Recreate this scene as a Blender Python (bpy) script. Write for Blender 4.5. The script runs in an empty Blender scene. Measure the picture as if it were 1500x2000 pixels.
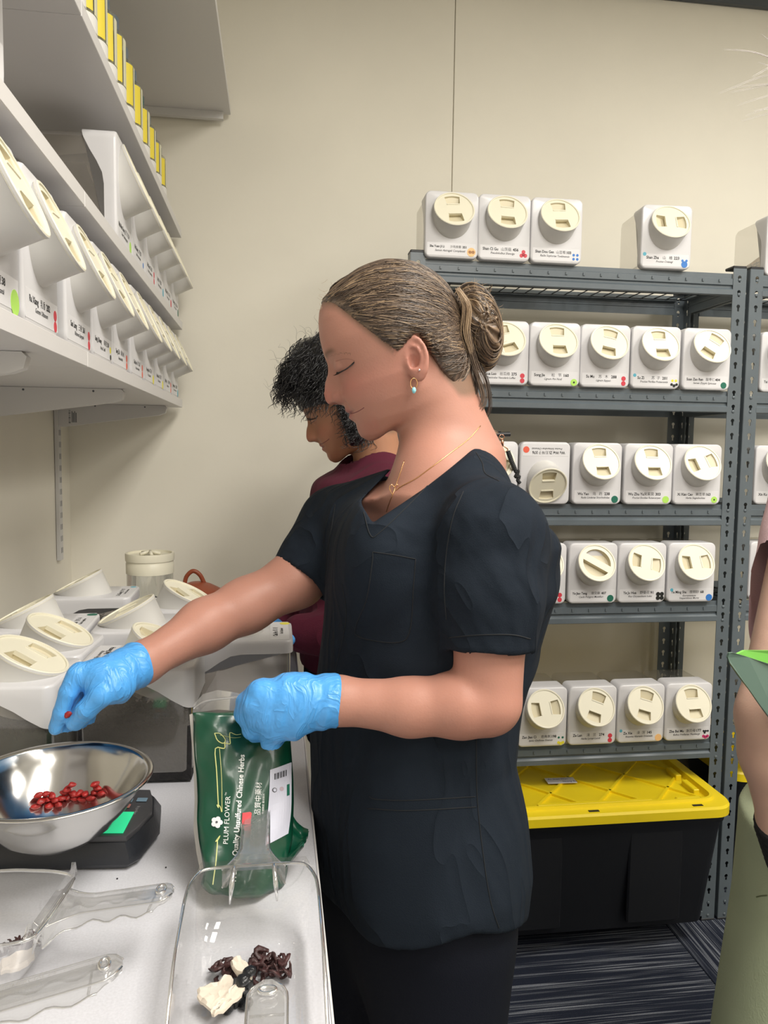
import bpy, math, random
import numpy as np
from mathutils import Vector, Matrix, Euler
from mathutils.bvhtree import BVHTree

# ---------------------------------------------------------------- camera, world, lights, exposure
SC = bpy.context.scene
COL = SC.collection
F_PX, CAM_H = 1500.0, 1.335
def _axes(yaw, pitch, roll):
    cy, sy = math.cos(yaw), math.sin(yaw)
    f = np.array([sy*math.cos(pitch), cy*math.cos(pitch), -math.sin(pitch)])
    r = np.array([cy, -sy, 0.0]); u = np.cross(r, f)
    c, s = math.cos(roll), math.sin(roll)
    return c*r+s*u, -s*r+c*u, f
AR, AU, AF = _axes(math.radians(8.08), math.radians(4.68), math.radians(.78))
CAMLOC = np.array([0, 0, CAM_H])
def ray(px, py):
    return AF+(px-750)/F_PX*AR-(py-1000)/F_PX*AU
def P(px, py, x=None, y=None, z=None):
    """metric point on the sight line of a measured picture point at a known world x, y or z"""
    d = ray(px, py)
    t = y/d[1] if y is not None else (x/d[0] if x is not None else (z-CAM_H)/d[2])
    return d*t+CAMLOC
cam_d = bpy.data.cameras.new('camera'); cam = bpy.data.objects.new('camera', cam_d); COL.objects.link(cam)
M = Matrix(((AR[0], AU[0], -AF[0], 0), (AR[1], AU[1], -AF[1], 0), (AR[2], AU[2], -AF[2], 0), (0, 0, 0, 1)))
M.translation = Vector(CAMLOC); cam.matrix_world = M
cam_d.sensor_fit = 'VERTICAL'; cam_d.sensor_height = 24.0; cam_d.lens = 24.0*F_PX/2000
cam_d.clip_start = .01
SC.camera = cam
w = bpy.data.worlds.new('world'); SC.world = w; w.use_nodes = True
w.node_tree.nodes['Background'].inputs[0].default_value = (.80, .86, 1, 1)
w.node_tree.nodes['Background'].inputs[1].default_value = .4
SC.view_settings.view_transform = 'Standard'; SC.view_settings.look = 'None'
SC.view_settings.exposure = 0.8; SC.view_settings.gamma = 1.0; SC.view_settings.use_curve_mapping = False
PANELS = [(.75, .05, 30), (.75, -1.6, 18), (1.85, .8, 19), (2.5, -1.2, 16)]
for (lx, ly, pw) in PANELS:
    l = bpy.data.lights.new('ceiling_panel_light', 'AREA'); l.shape = 'RECTANGLE'; l.size = .58; l.size_y = 1.18
    l.energy = pw; l.color = (1, .955, .88)
    o = bpy.data.objects.new('ceiling_panel_light', l); o.location = (lx, ly, 2.735); COL.objects.link(o)
SC.cycles.use_denoising = True
SC.cycles.max_bounces = 8; SC.cycles.transparent_max_bounces = 24; SC.cycles.glossy_bounces = 4; SC.cycles.transmission_bounces = 6

# ---------------------------------------------------------------- helpers
rnd = random.Random(7)
def tag(o, label=None, cat=None, group=None, kind=None):
    for k, v in (('label', label), ('category', cat), ('group', group), ('kind', kind)):
        if v: o[k] = v
    return o
def empty(name, loc=(0, 0, 0), rot=(0, 0, 0), label=None, cat=None, group=None, kind=None):
    o = bpy.data.objects.new(name, None); o.empty_display_size = .02
    o.location = loc; o.rotation_euler = rot; COL.objects.link(o)
    return tag(o, label, cat, group, kind)
def link(name, me, mat=None, parent=None, smooth=False, **kw):
    if mat is not None and not me.materials:
        for m in (mat if isinstance(mat, (list, tuple)) else [mat]): me.materials.append(m)
    if smooth: me.polygons.foreach_set('use_smooth', [True]*len(me.polygons))
    o = bpy.data.objects.new(name, me); COL.objects.link(o)
    if parent is not None: o.parent = parent
    return tag(o, **kw)
def copy_tree(o, parent=None):
    c = o.copy(); COL.objects.link(c)
    if parent is not None: c.parent = parent
    for ch in o.children: copy_tree(ch, c)
    return c
_mats = {}
def mat(name, col, rough=.5, metal=0, spec=.5, bump=0, bscale=200, var=0, vscale=8, emit=None, sheen=0, coat=0, attr=None, sss=0, trans=0, stretch=None, creases=0, cscale=11):
    if name in _mats: return _mats[name]
    m = bpy.data.materials.new(name); m.use_nodes = True; nt = m.node_tree; b = nt.nodes['Principled BSDF']
    c4 = (*col, 1); b.inputs['Base Color'].default_value = c4
    b.inputs['Roughness'].default_value = rough; b.inputs['Metallic'].default_value = metal
    b.inputs['Specular IOR Level'].default_value = spec
    if sheen: b.inputs['Sheen Weight'].default_value = sheen
    if coat: b.inputs['Coat Weight'].default_value = coat; b.inputs['Coat Roughness'].default_value = .1
    if sss:
        b.inputs['Subsurface Weight'].default_value = sss; b.inputs['Subsurface Radius'].default_value = (.006, .0025, .0012); b.inputs['Subsurface Scale'].default_value = 1
    if emit: b.inputs['Emission Color'].default_value = (*emit[0], 1); b.inputs['Emission Strength'].default_value = emit[1]
    tc = nt.nodes.new('ShaderNodeTexCoord'); src = tc.outputs['Object']
    if stretch:
        mp = nt.nodes.new('ShaderNodeMapping'); mp.inputs['Scale'].default_value = stretch; nt.links.new(src, mp.inputs[0]); src = mp.outputs[0]
    base = None
    if attr:
        a = nt.nodes.new('ShaderNodeAttribute'); a.attribute_name = attr; base = a.outputs['Color']; nt.links.new(base, b.inputs['Base Color'])
    if var:
        n = nt.nodes.new('ShaderNodeTexNoise'); n.inputs['Scale'].default_value = vscale; n.inputs['Detail'].default_value = 4; nt.links.new(src, n.inputs['Vector'])
        mr = nt.nodes.new('ShaderNodeMapRange'); mr.inputs['From Min'].default_value = .3; mr.inputs['From Max'].default_value = .7
        mr.inputs['To Min'].default_value = 1-var; mr.inputs['To Max'].default_value = 1+var; nt.links.new(n.outputs['Fac'], mr.inputs['Value'])
        mx = nt.nodes.new('ShaderNodeVectorMath'); mx.operation = 'SCALE'
        if base is None: mx.inputs[0].default_value = col
        else: nt.links.new(base, mx.inputs[0])
        nt.links.new(mr.outputs[0], mx.inputs['Scale']); nt.links.new(mx.outputs[0], b.inputs['Base Color'])
    if bump:
        n2 = nt.nodes.new('ShaderNodeTexNoise'); n2.inputs['Scale'].default_value = bscale; n2.inputs['Detail'].default_value = 3; nt.links.new(src, n2.inputs['Vector'])
        bp = nt.nodes.new('ShaderNodeBump'); bp.inputs['Strength'].default_value = bump; bp.inputs['Distance'].default_value = .002
        nt.links.new(n2.outputs['Fac'], bp.inputs['Height']); nt.links.new(bp.outputs[0], b.inputs['Normal'])
        if creases:                      # soft cloth or rubber wrinkles: a ridged, warped noise
            n3 = nt.nodes.new('ShaderNodeTexNoise'); n3.inputs['Scale'].default_value = cscale; n3.inputs['Detail'].default_value = 2.2; n3.inputs['Distortion'].default_value = 1.6
            mp3 = nt.nodes.new('ShaderNodeMapping'); mp3.inputs['Rotation'].default_value = (.5, .5, .3); mp3.inputs['Scale'].default_value = (1, 1.5, .55); nt.links.new(tc.outputs['Object'], mp3.inputs[0]); nt.links.new(mp3.outputs[0], n3.inputs['Vector'])
            ab = nt.nodes.new('ShaderNodeMath'); ab.operation = 'SUBTRACT'; ab.inputs[1].default_value = .5; nt.links.new(n3.outputs['Fac'], ab.inputs[0])
            a2 = nt.nodes.new('ShaderNodeMath'); a2.operation = 'ABSOLUTE'; nt.links.new(ab.outputs[0], a2.inputs[0])
            a3 = nt.nodes.new('ShaderNodeMath'); a3.operation = 'POWER'; a3.inputs[1].default_value = .7; nt.links.new(a2.outputs[0], a3.inputs[0])
            bp3 = nt.nodes.new('ShaderNodeBump'); bp3.inputs['Strength'].default_value = 1; bp3.inputs['Distance'].default_value = creases; bp3.invert = True
            nt.links.new(a3.outputs[0], bp3.inputs['Height']); nt.links.new(bp3.outputs[0], bp.inputs['Normal'])
    _mats[name] = m
    return m
def clear(name, tint=(.93, .93, .92), refl=.08, rough=.08, haze=0.0, hazecol=(.8, .8, .8), edge=.55):
    """thin clear plastic: see-through with a surface reflection that grows towards grazing angles, a little milky haze"""
    if name in _mats: return _mats[name]
    m = bpy.data.materials.new(name); m.use_nodes = True; nt = m.node_tree; nt.nodes.clear(); N = nt.nodes.new
    out = N('ShaderNodeOutputMaterial'); tr = N('ShaderNodeBsdfTransparent'); tr.inputs[0].default_value = (*tint, 1)
    gl = N('ShaderNodeBsdfGlossy'); gl.inputs['Roughness'].default_value = rough; gl.inputs[0].default_value = (.9, .9, .9, 1)
    df = N('ShaderNodeBsdfDiffuse'); df.inputs[0].default_value = (*hazecol, 1)
    lw = N('ShaderNodeLayerWeight'); lw.inputs[0].default_value = .35
    mr = N('ShaderNodeMapRange'); mr.inputs['To Min'].default_value = refl; mr.inputs['To Max'].default_value = edge; nt.links.new(lw.outputs['Fresnel'], mr.inputs[0])
    m1 = N('ShaderNodeMixShader'); m1.inputs[0].default_value = haze; nt.links.new(tr.outputs[0], m1.inputs[1]); nt.links.new(df.outputs[0], m1.inputs[2])
    m2 = N('ShaderNodeMixShader'); nt.links.new(mr.outputs[0], m2.inputs[0]); nt.links.new(m1.outputs[0], m2.inputs[1]); nt.links.new(gl.outputs[0], m2.inputs[2])
    nt.links.new(m2.outputs[0], out.inputs[0]); _mats[name] = m
    return m

class MB:
    def __init__(s): s.v = []; s.f = []; s.mi = []; s.m = 0
    def add(s, vs, fs):
        k = len(s.v); s.v += [tuple(map(float, v)) for v in vs]; s.f += [tuple(i+k for i in f) for f in fs]; s.mi += [s.m]*len(fs)
        return s
    def box(s, x0, x1, y0, y1, z0, z1, b=0):
        if b <= 0:
            return s.add([(x, y, z) for x in (x0, x1) for y in (y0, y1) for z in (z0, z1)],
                [(0, 1, 3, 2), (4, 6, 7, 5), (0, 4, 5, 1), (2, 3, 7, 6), (0, 2, 6, 4), (1, 5, 7, 3)])
        # chamfered box: 24 verts
        vs = []; idx = {}
        for i, X in enumerate((x0, x1)):
            for j, Y in enumerate((y0, y1)):
                for k, Z in enumerate((z0, z1)):
                    dx, dy, dz = (b, -b)[i], (b, -b)[j], (b, -b)[k]
                    for a, p in enumerate(((X, Y+dy, Z+dz), (X+dx, Y, Z+dz), (X+dx, Y+dy, Z))):
                        idx[i, j, k, a] = len(vs); vs.append(p)
        fs = []
        g = lambda *t: idx[t]
        for i in (0, 1): fs.append([g(i, 0, 0, 0), g(i, 0, 1, 0), g(i, 1, 1, 0), g(i, 1, 0, 0)])
        for j in (0, 1): fs.append([g(0, j, 0, 1), g(0, j, 1, 1), g(1, j, 1, 1), g(1, j, 0, 1)])
        for k in (0, 1): fs.append([g(0, 0, k, 2), g(0, 1, k, 2), g(1, 1, k, 2), g(1, 0, k, 2)])
        for i in (0, 1):
            for j in (0, 1): fs.append([g(i, j, 0, 0), g(i, j, 1, 0), g(i, j, 1, 1), g(i, j, 0, 1)])
            for k in (0, 1): fs.append([g(i, 0, k, 0), g(i, 1, k, 0), g(i, 1, k, 2), g(i, 0, k, 2)])
        for j in (0, 1):
            for k in (0, 1): fs.append([g(0, j, k, 1), g(1, j, k, 1), g(1, j, k, 2), g(0, j, k, 2)])
        for i in (0, 1):
            for j in (0, 1):
                for k in (0, 1): fs.append([g(i, j, k, 0), g(i, j, k, 1), g(i, j, k, 2)])
        c = np.array([(x0+x1)/2, (y0+y1)/2, (z0+z1)/2]); V = np.array(vs)
        out = []
        for f in fs:
            q = V[list(f)]; n = np.cross(q[1]-q[0], q[2]-q[0])
            out.append(tuple(f) if n@(q.mean(0)-c) > 0 else tuple(f[::-1]))
        return s.add(vs, out)
    def tube(s, pts, r, n=8, caps=True, closed=False, flat=1.0):
        P_ = [np.array(p, float) for p in pts]; m = len(P_)
        R_ = r if hasattr(r, '__len__') else [r]*m
        vs = []; up = None
        for i, p in enumerate(P_):
            a = P_[(i-1) % m] if (closed or i > 0) else p; b = P_[(i+1) % m] if (closed or i < m-1) else p
            t = b-a; t /= (np.linalg.norm(t)+1e-12)
            if up is None:
                up = np.array([0, 0, 1.]) if abs(t[2]) < .9 else np.array([1., 0, 0])
            sd = np.cross(t, up); sd /= (np.linalg.norm(sd)+1e-12); up = np.cross(sd, t)
            for k in range(n):
                an = 2*math.pi*k/n; vs.append(p+R_[i]*(math.cos(an)*sd+flat*math.sin(an)*up))
        fs = []
        for i in range(m if closed else m-1):
            for k in range(n):
                j = (i+1) % m
                fs.append((i*n+k, i*n+(k+1) % n, j*n+(k+1) % n, j*n+k))
        if caps and not closed: fs += [tuple(range(n))[::-1], tuple(range((m-1)*n, m*n))]
        return s.add(vs, fs)
    def lathe(s, prof, n=32, c=(0, 0, 0), closed=False):
        vs = [(c[0]+r*math.cos(2*math.pi*k/n), c[1]+r*math.sin(2*math.pi*k/n), c[2]+z) for (r, z) in prof for k in range(n)]
        m = len(prof); fs = []
        for i in range(m if closed else m-1):
            j = (i+1) % m
            fs += [(i*n+k, i*n+(k+1) % n, j*n+(k+1) % n, j*n+k) for k in range(n)]
        if not closed:
            if prof[0][0] > 1e-5: fs.append(tuple(range(n))[::-1])
            if prof[-1][0] > 1e-5: fs.append(tuple(range((m-1)*n, m*n)))
        return s.add(vs, fs)
    def rings(s, rings, cap0=True, cap1=True, closed=True):
        n = len(rings[0]); vs = [p for r in rings for p in r]; fs = []
        for i in range(len(rings)-1):
            for k in range(n if closed else n-1): fs.append((i*n+k, i*n+(k+1) % n, (i+1)*n+(k+1) % n, (i+1)*n+k))
        if cap0: fs.append(tuple(range(n))[::-1])
        if cap1: fs.append(tuple(range((len(rings)-1)*n, len(rings)*n)))
        return s.add(vs, fs)
    def xf(s, mtx, start=0):
        for i in range(start, len(s.v)): s.v[i] = tuple(mtx @ Vector(s.v[i]))
        return s
    def mesh(s, name='mesh'):
        me = bpy.data.meshes.new(name); me.from_pydata(s.v, [], s.f); me.update()
        if any(s.mi): me.polygons.foreach_set('material_index', s.mi)
        return me
    def build(s, name, mt, parent=None, smooth=False, angle=None, **kw):
        me = s.mesh(name)
        o = link(name, me, mt, parent, smooth or angle is not None, **kw)
        if angle is not None: me.set_sharp_from_angle(angle=math.radians(angle))
        return o
def rrect(w_, h_, r, n=6, cx=0, cy=0):
    """outline of a rounded rectangle, counter-clockwise"""
    o = []
    for (sx, sy, a0) in ((1, 1, 0), (-1, 1, 90), (-1, -1, 180), (1, -1, 270)):
        for k in range(n+1):
            a = math.radians(a0+90*k/n); o.append((cx+sx*(w_/2-r)+r*math.cos(a), cy+sy*(h_/2-r)+r*math.sin(a)))
    return o
def smoothpath(pts, n=6, closed=False):
    """catmull-rom"""
    p = [np.array(q, float) for q in pts]; m = len(p); out = []
    for i in range(m if closed else m-1):
        p0 = p[(i-1) % m] if (closed or i > 0) else 2*p[0]-p[1]; p1 = p[i]; p2 = p[(i+1) % m]; p3 = p[(i+2) % m] if (closed or i < m-2) else 2*p[-1]-p[-2]
        for k in range(n):
            t = k/n; out.append(.5*((2*p1)+(-p0+p2)*t+(2*p0-5*p1+4*p2-p3)*t*t+(-p0+3*p1-3*p2+p3)*t**3))
    if not closed: out.append(p[-1])
    return out
def curve_mesh(splines, extrude=0.0, name='plate'):
    """filled 2D outlines (later ones that lie inside the first are holes) turned into a mesh"""
    cu = bpy.data.curves.new(name, 'CURVE'); cu.dimensions = '2D'; cu.fill_mode = 'BOTH'; cu.extrude = extrude
    for pts in splines:
        sp = cu.splines.new('POLY'); sp.points.add(len(pts)-1); sp.use_cyclic_u = True
        for q, p in zip(sp.points, pts): q.co = (p[0], p[1], 0, 1)
    ob = bpy.data.objects.new(name, cu); COL.objects.link(ob)
    me = bpy.data.meshes.new_from_object(ob); bpy.data.objects.remove(ob); bpy.data.curves.remove(cu)
    return me
def text_mesh(lines, name='lettering'):
    """lines: (string, x, y, size, dict(align, bold, shear, rot)) -> one flat mesh in the xy plane"""
    V = []; Fc = []
    for (s_, x, y, size, op) in lines:
        cu = bpy.data.curves.new(name, 'FONT'); cu.body = s_; cu.size = size; cu.resolution_u = 2
        cu.align_x = op.get('align', 'LEFT'); cu.align_y = 'CENTER'; cu.shear = op.get('shear', 0); cu.offset = op.get('bold', 0)
        cu.space_character = op.get('space', 1)
        ob = bpy.data.objects.new(name, cu); COL.objects.link(ob)
        me = bpy.data.meshes.new_from_object(ob); bpy.data.objects.remove(ob); bpy.data.curves.remove(cu)
        k = len(V); a = op.get('rot', 0); c, sn_ = math.cos(a), math.sin(a); sx = op.get('sx', 1)
        for v in me.vertices: V.append((x+c*v.co.x*sx-sn_*v.co.y, y+sn_*v.co.x*sx+c*v.co.y, 0))
        Fc += [tuple(i+k for i in p.vertices) for p in me.polygons]; bpy.data.meshes.remove(me)
    me = bpy.data.meshes.new(name); me.from_pydata(V, [], Fc); me.update()
    return me
def mesh_add(mb, me, mtx=None):
    vs = [(mtx @ v.co) if mtx is not None else v.co for v in me.vertices]
    mb.add(vs, [tuple(p.vertices) for p in me.polygons]); return mb

# ---------------------------------------------------------------- implicit surfaces (bodies, clothes, hands)
def v3(*a): return np.array(a, np.float32)
def smin(a, b, k):
    h = np.clip(.5+.5*(b-a)/k, 0, 1); return b+(a-b)*h-k*h*(1-h)
def smax(a, b, k): return -smin(-a, -b, k)
def sd_sphere(p, c, r): return np.linalg.norm(p-np.asarray(c, np.float32), axis=1)-r
def sd_ell(p, c, r, R=None):
    q = p-np.asarray(c, np.float32)
    if R is not None: q = q @ np.asarray(R, np.float32)          # columns of R are the ellipsoid's axes
    r = np.asarray(r, np.float32); k0 = np.linalg.norm(q/r, axis=1); k1 = np.linalg.norm(q/(r*r), axis=1)
    return k0*(k0-1)/np.maximum(k1, 1e-6)
def sd_cone(p, a, b, ra, rb):
    a = np.asarray(a, np.float32); b = np.asarray(b, np.float32); ba = b-a
    h = np.clip(((p-a) @ ba)/float(ba @ ba), 0, 1)
    return np.linalg.norm(p-a-h[:, None]*ba, axis=1)-(ra+(rb-ra)*h)
def sd_chain(p, pts, rs, k=.01):
    d = None
    for i in range(len(pts)-1):
        e = sd_cone(p, pts[i], pts[i+1], rs[i], rs[i+1]); d = e if d is None else smin(d, e, k)
    return d
def surface(f, xs, ys, zs, pad=1.35):
    """naive surface nets on a rectilinear grid; only blocks near the surface are evaluated"""
    nx, ny, nz = len(xs), len(ys), len(zs); B = 8
    F = np.ones((nx, ny, nz), np.float32)
    bx = [(i, min(i+B, nx)) for i in range(0, nx, B)]; by = [(i, min(i+B, ny)) for i in range(0, ny, B)]; bz = [(i, min(i+B, nz)) for i in range(0, nz, B)]
    C = np.array([[(xs[a]+xs[b-1])/2, (ys[c]+ys[d-1])/2, (zs[e]+zs[g-1])/2] for a, b in bx for c, d in by for e, g in bz], np.float32)
    Rr = np.array([math.sqrt((xs[b-1]-xs[a])**2+(ys[d-1]-ys[c])**2+(zs[g-1]-zs[e])**2)/2 for a, b in bx for c, d in by for e, g in bz], np.float32)
    fc = np.concatenate([f(C[i:i+60000]) for i in range(0, len(C), 60000)])
    q = 0; pts = []; sl = []
    for a, b in bx:
        for c, d in by:
            for e, g in bz:
                if abs(fc[q]) < Rr[q]*pad+.006:
                    X, Y, Z = np.meshgrid(xs[a:b], ys[c:d], zs[e:g], indexing='ij')
                    pts.append(np.stack([X.ravel(), Y.ravel(), Z.ravel()], 1)); sl.append((a, b, c, d, e, g))
                else: F[a:b, c:d, e:g] = 1 if fc[q] > 0 else -1
                q += 1
    A = np.concatenate(pts).astype(np.float32)
    val = np.concatenate([f(A[i:i+250000]) for i in range(0, len(A), 250000)])
    k = 0
    for (a, b, c, d, e, g) in sl:
        n = (b-a)*(d-c)*(g-e); F[a:b, c:d, e:g] = val[k:k+n].reshape(b-a, d-c, g-e); k += n
    S = F < 0
    cnt = np.zeros((nx-1, ny-1, nz-1), np.int8)
    for i in (0, 1):
        for j in (0, 1):
            for l in (0, 1): cnt += S[i:nx-1+i, j:ny-1+j, l:nz-1+l]
    act = (cnt > 0) & (cnt < 8); ci, cj, ck = np.nonzero(act); n = len(ci)
    idx = -np.ones(act.shape, np.int64); idx[ci, cj, ck] = np.arange(n)
    xs, ys, zs = (np.asarray(t, np.float64) for t in (xs, ys, zs))
    acc = np.zeros((n, 3)); w_ = np.zeros(n)
    for ax in range(3):
        for u in (0, 1):
            for v in (0, 1):
                o0 = [0, 0, 0]; oth = [t for t in range(3) if t != ax]; o0[oth[0]] = u; o0[oth[1]] = v; o1 = list(o0); o1[ax] = 1
                i0, j0, k0 = ci+o0[0], cj+o0[1], ck+o0[2]; i1, j1, k1 = ci+o1[0], cj+o1[1], ck+o1[2]
                f0 = F[i0, j0, k0]; f1 = F[i1, j1, k1]; m = (f0 < 0) != (f1 < 0)
                t = np.where(m, f0/np.where(m, f0-f1, 1), 0)
                p0 = np.stack([xs[i0], ys[j0], zs[k0]], 1); p1 = np.stack([xs[i1], ys[j1], zs[k1]], 1)
                acc += np.where(m[:, None], p0+(p1-p0)*t[:, None], 0); w_ += m
    V = acc/np.maximum(w_, 1)[:, None]
    faces = []
    sgn = S
    for ax in range(3):
        a = np.take(sgn, range(0, sgn.shape[ax]-1), ax); b = np.take(sgn, range(1, sgn.shape[ax]), ax)
        e = np.nonzero(a != b); flip = a[e]
        oth = [t for t in range(3) if t != ax]
        ii = [np.array(e[0]), np.array(e[1]), np.array(e[2])]
        ok = np.ones(len(ii[0]), bool)
        for t in oth: ok &= (ii[t] > 0) & (ii[t] < sgn.shape[t]-1)
        ii = [t[ok] for t in ii]; flip = flip[ok]
        q = []
        for (du, dv) in ((-1, -1), (0, -1), (0, 0), (-1, 0)):
            jj = [t.copy() for t in ii]; jj[oth[0]] += du; jj[oth[1]] += dv; q.append(idx[jj[0], jj[1], jj[2]])
        Q_ = np.stack(q, 1); fl = flip if ax != 1 else ~flip
        Q_[~fl] = Q_[~fl][:, ::-1]; faces.append(Q_)
    Fq = np.concatenate(faces); Fq = Fq[(Fq >= 0).all(1)]
    return V, Fq
def ax(lo, hi, h): return np.arange(lo, hi+h, h)
def np_mesh(V, Fq, name, cols=None):
    me = bpy.data.meshes.new(name); nv, nf = len(V), len(Fq)
    me.vertices.add(nv); me.vertices.foreach_set('co', V.astype(np.float32).ravel())
    me.loops.add(nf*4); me.loops.foreach_set('vertex_index', Fq.astype(np.int32).ravel())
    me.polygons.add(nf); me.polygons.foreach_set('loop_start', np.arange(0, nf*4, 4, dtype=np.int32))
    try: me.polygons.foreach_set('loop_total', np.full(nf, 4, np.int32))
    except Exception: pass
    me.update(calc_edges=True); me.polygons.foreach_set('use_smooth', np.ones(nf, bool))
    if cols is not None:
        a = me.color_attributes.new('Col', 'FLOAT_COLOR', 'POINT'); c = np.ones((nv, 4), np.float32); c[:, :3] = cols; a.data.foreach_set('color', c.ravel())
    return me
def relax(V, Fq, it=1, lam=.5):
    for _ in range(it):
        acc = np.zeros_like(V); n = np.zeros(len(V))
        for k in range(4):
            a, b = Fq[:, k], Fq[:, (k+1) % 4]
            for t in range(3): acc[:, t] += np.bincount(a, V[b, t], len(V))+np.bincount(b, V[a, t], len(V))
            n += np.bincount(a, minlength=len(V))+np.bincount(b, minlength=len(V))
        V = V+(acc/np.maximum(n, 1)[:, None]-V)*lam
    return V
def vnoise(p, seed=0):
    """cheap smooth pseudo-noise in [-1, 1]"""
    r = np.random.RandomState(seed); o = np.zeros(len(p))
    for _ in range(5):
        d = r.normal(size=3); d /= np.linalg.norm(d); o += np.sin(p @ d*r.uniform(.7, 1.5)+r.uniform(0, 6.28)+.8*np.sin(p @ r.normal(size=3)*.6+r.uniform(0, 6)))
    return o/3.2
def hair_obj(name, strands, radius, mt, parent, tip=.4, **kw):
    """strands: list of arrays of points; real hair curves"""
    hc = bpy.data.hair_curves.new(name); hc.add_curves([len(s_) for s_ in strands])
    pos = np.concatenate([np.asarray(s_, np.float32) for s_ in strands]); hc.attributes['position'].data.foreach_set('vector', pos.ravel())
    rad = hc.attributes.get('radius') or hc.attributes.new('radius', 'FLOAT', 'POINT')
    rr = np.concatenate([radius*(1-(1-tip)*np.linspace(0, 1, len(s_))**2) for s_ in strands]).astype(np.float32); rad.data.foreach_set('value', rr)
    hc.materials.append(mt); o = bpy.data.objects.new(name, hc); COL.objects.link(o)
    if parent is not None: o.parent = parent
    return tag(o, **kw)
# ---------------------------------------------------------------- the room
YW, XL, XR, YB, ZC = 2.33, -.59, 3.6, -2.6, 2.76
CT = .865                                   # counter top height
m_wall = mat('wall_paint', (.80, .765, .665), .75, bump=.12, bscale=60, var=.03, vscale=3)
m_ceil = mat('ceiling_white', (.80, .79, .75), .9)
m_dark = mat('dark_trim', (.075, .085, .095), .5)
m_white = mat('white_melamine', (.66, .645, .64), .38, bump=.05, bscale=90)
m_whmet = mat('white_metal', (.62, .61, .60), .4)
m_rack = mat('grey_enamel', (.105, .128, .145), .36, spec=.5, var=.06, vscale=20, bump=.04, bscale=300)
m_wire = mat('black_wire', (.035, .04, .045), .35, metal=.4)
m_black = mat('black_plastic', (.007, .008, .011), .45, bump=.06, bscale=150)

b = MB(); b.box(XL-.1, XR+.1, YW+.008, YW+.12, 0, ZC+.1)
wb = b.build('wall_back', m_wall, kind='structure')
xj = P(886, 190, y=YW)[0]
for (a, c) in ((XL-.05, xj-.0012), (xj+.0012, xj+1.22), (xj+1.2224, XR)):
    MB().box(a, c, YW, YW+.012, 0, ZC, b=.0012).build('wall_panel', m_wall, wb)
for i, (a, c) in enumerate(((.2, YW),)):
    pass
MB().box(XL-.1, XL, YB-.1, YW+.1, 0, ZC+.1).build('wall_left', m_wall, kind='structure')
MB().box(XR, XR+.1, YB-.1, YW+.1, 0, ZC+.1).build('wall_right', m_wall, kind='structure')
MB().box(XL-.1, XR+.1, YB-.1, YB, 0, ZC+.1).build('wall_front', m_wall, kind='structure')
MB().box(XL-.1, XR+.1, YB-.1, YW+.1, ZC, ZC+.1).build('ceiling', m_ceil, kind='structure')
MB().box(XL, XR, YW-.022, YW, 2.715, ZC, b=.003).build('trim_1', m_dark, kind='structure')
fl = MB().box(XL-.1, XR+.1, YB-.1, YW+.1, -.1, -.006).build('floor', m_dark, kind='structure')
def carpet():
    m = bpy.data.materials.new('striped_carpet'); m.use_nodes = True; nt = m.node_tree; N = nt.nodes.new; L = nt.links.new; b = nt.nodes['Principled BSDF']
    tc = N('ShaderNodeTexCoord'); oi = N('ShaderNodeObjectInfo')
    cb = N('ShaderNodeCombineXYZ'); L(oi.outputs['Random'], cb.inputs[1])
    ad = N('ShaderNodeVectorMath'); ad.operation = 'ADD'; L(tc.outputs['Object'], ad.inputs[0]); L(cb.outputs[0], ad.inputs[1])
    def stripes(sx, sy, lo, hi):
        mp = N('ShaderNodeMapping'); mp.inputs['Scale'].default_value = (sx, sy, 1); L(ad.outputs[0], mp.inputs[0])
        n = N('ShaderNodeTexNoise'); n.inputs['Scale'].default_value = 1; n.inputs['Detail'].default_value = 1.5; L(mp.outputs[0], n.inputs['Vector'])
        r = N('ShaderNodeMapRange'); r.inputs['From Min'].default_value = lo; r.inputs['From Max'].default_value = hi; L(n.outputs['Fac'], r.inputs[0]); return r.outputs[0]
    a = stripes(3.2, 230, .49, .60); c = stripes(2.0, 40, .38, .60); d = stripes(500, 500, .2, .8)
    mu = N('ShaderNodeMath'); mu.operation = 'MULTIPLY'; L(a, mu.inputs[0]); L(c, mu.inputs[1])
    mx = N('ShaderNodeMix'); mx.data_type = 'RGBA'; L(mu.outputs[0], mx.inputs['Factor'])
    mx.inputs[6].default_value = (.022, .027, .045, 1); mx.inputs[7].default_value = (.24, .26, .30, 1)
    sc = N('ShaderNodeVectorMath'); sc.operation = 'SCALE'; L(mx.outputs[2], sc.inputs[0])
    r = N('ShaderNodeMapRange'); r.inputs['To Min'].default_value = .6; r.inputs['To Max'].default_value = 1.35; L(d, r.inputs[0]); L(r.outputs[0], sc.inputs['Scale'])
    L(sc.outputs[0], b.inputs['Base Color']); b.inputs['Roughness'].default_value = .95; b.inputs['Specular IOR Level'].default_value = .1
    bp = N('ShaderNodeBump'); bp.inputs['Strength'].default_value = .6; bp.inputs['Distance'].default_value = .003; L(d, bp.inputs['Height']); L(bp.outputs[0], b.inputs['Normal'])
    return m
m_carpet = carpet()
tile_me = MB().box(-.2992, .2992, -.2992, .2992, -.0055, 0, b=.0012).mesh('carpet_tile'); tile_me.materials.append(m_carpet)
ix = 0
for i in range(-2, 6):
    for j in range(-7, 2):
        cx, cy = .802+.6*i, 1.66+.6*j
        if cx-.3 > XR or cy-.3 > YW: continue
        o = bpy.data.objects.new('carpet_tile', tile_me); COL.objects.link(o); o.parent = fl; o.location = (cx, cy, 0)
        o.rotation_euler = (0, 0, (math.pi/2)*((i+j) % 2))

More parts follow.
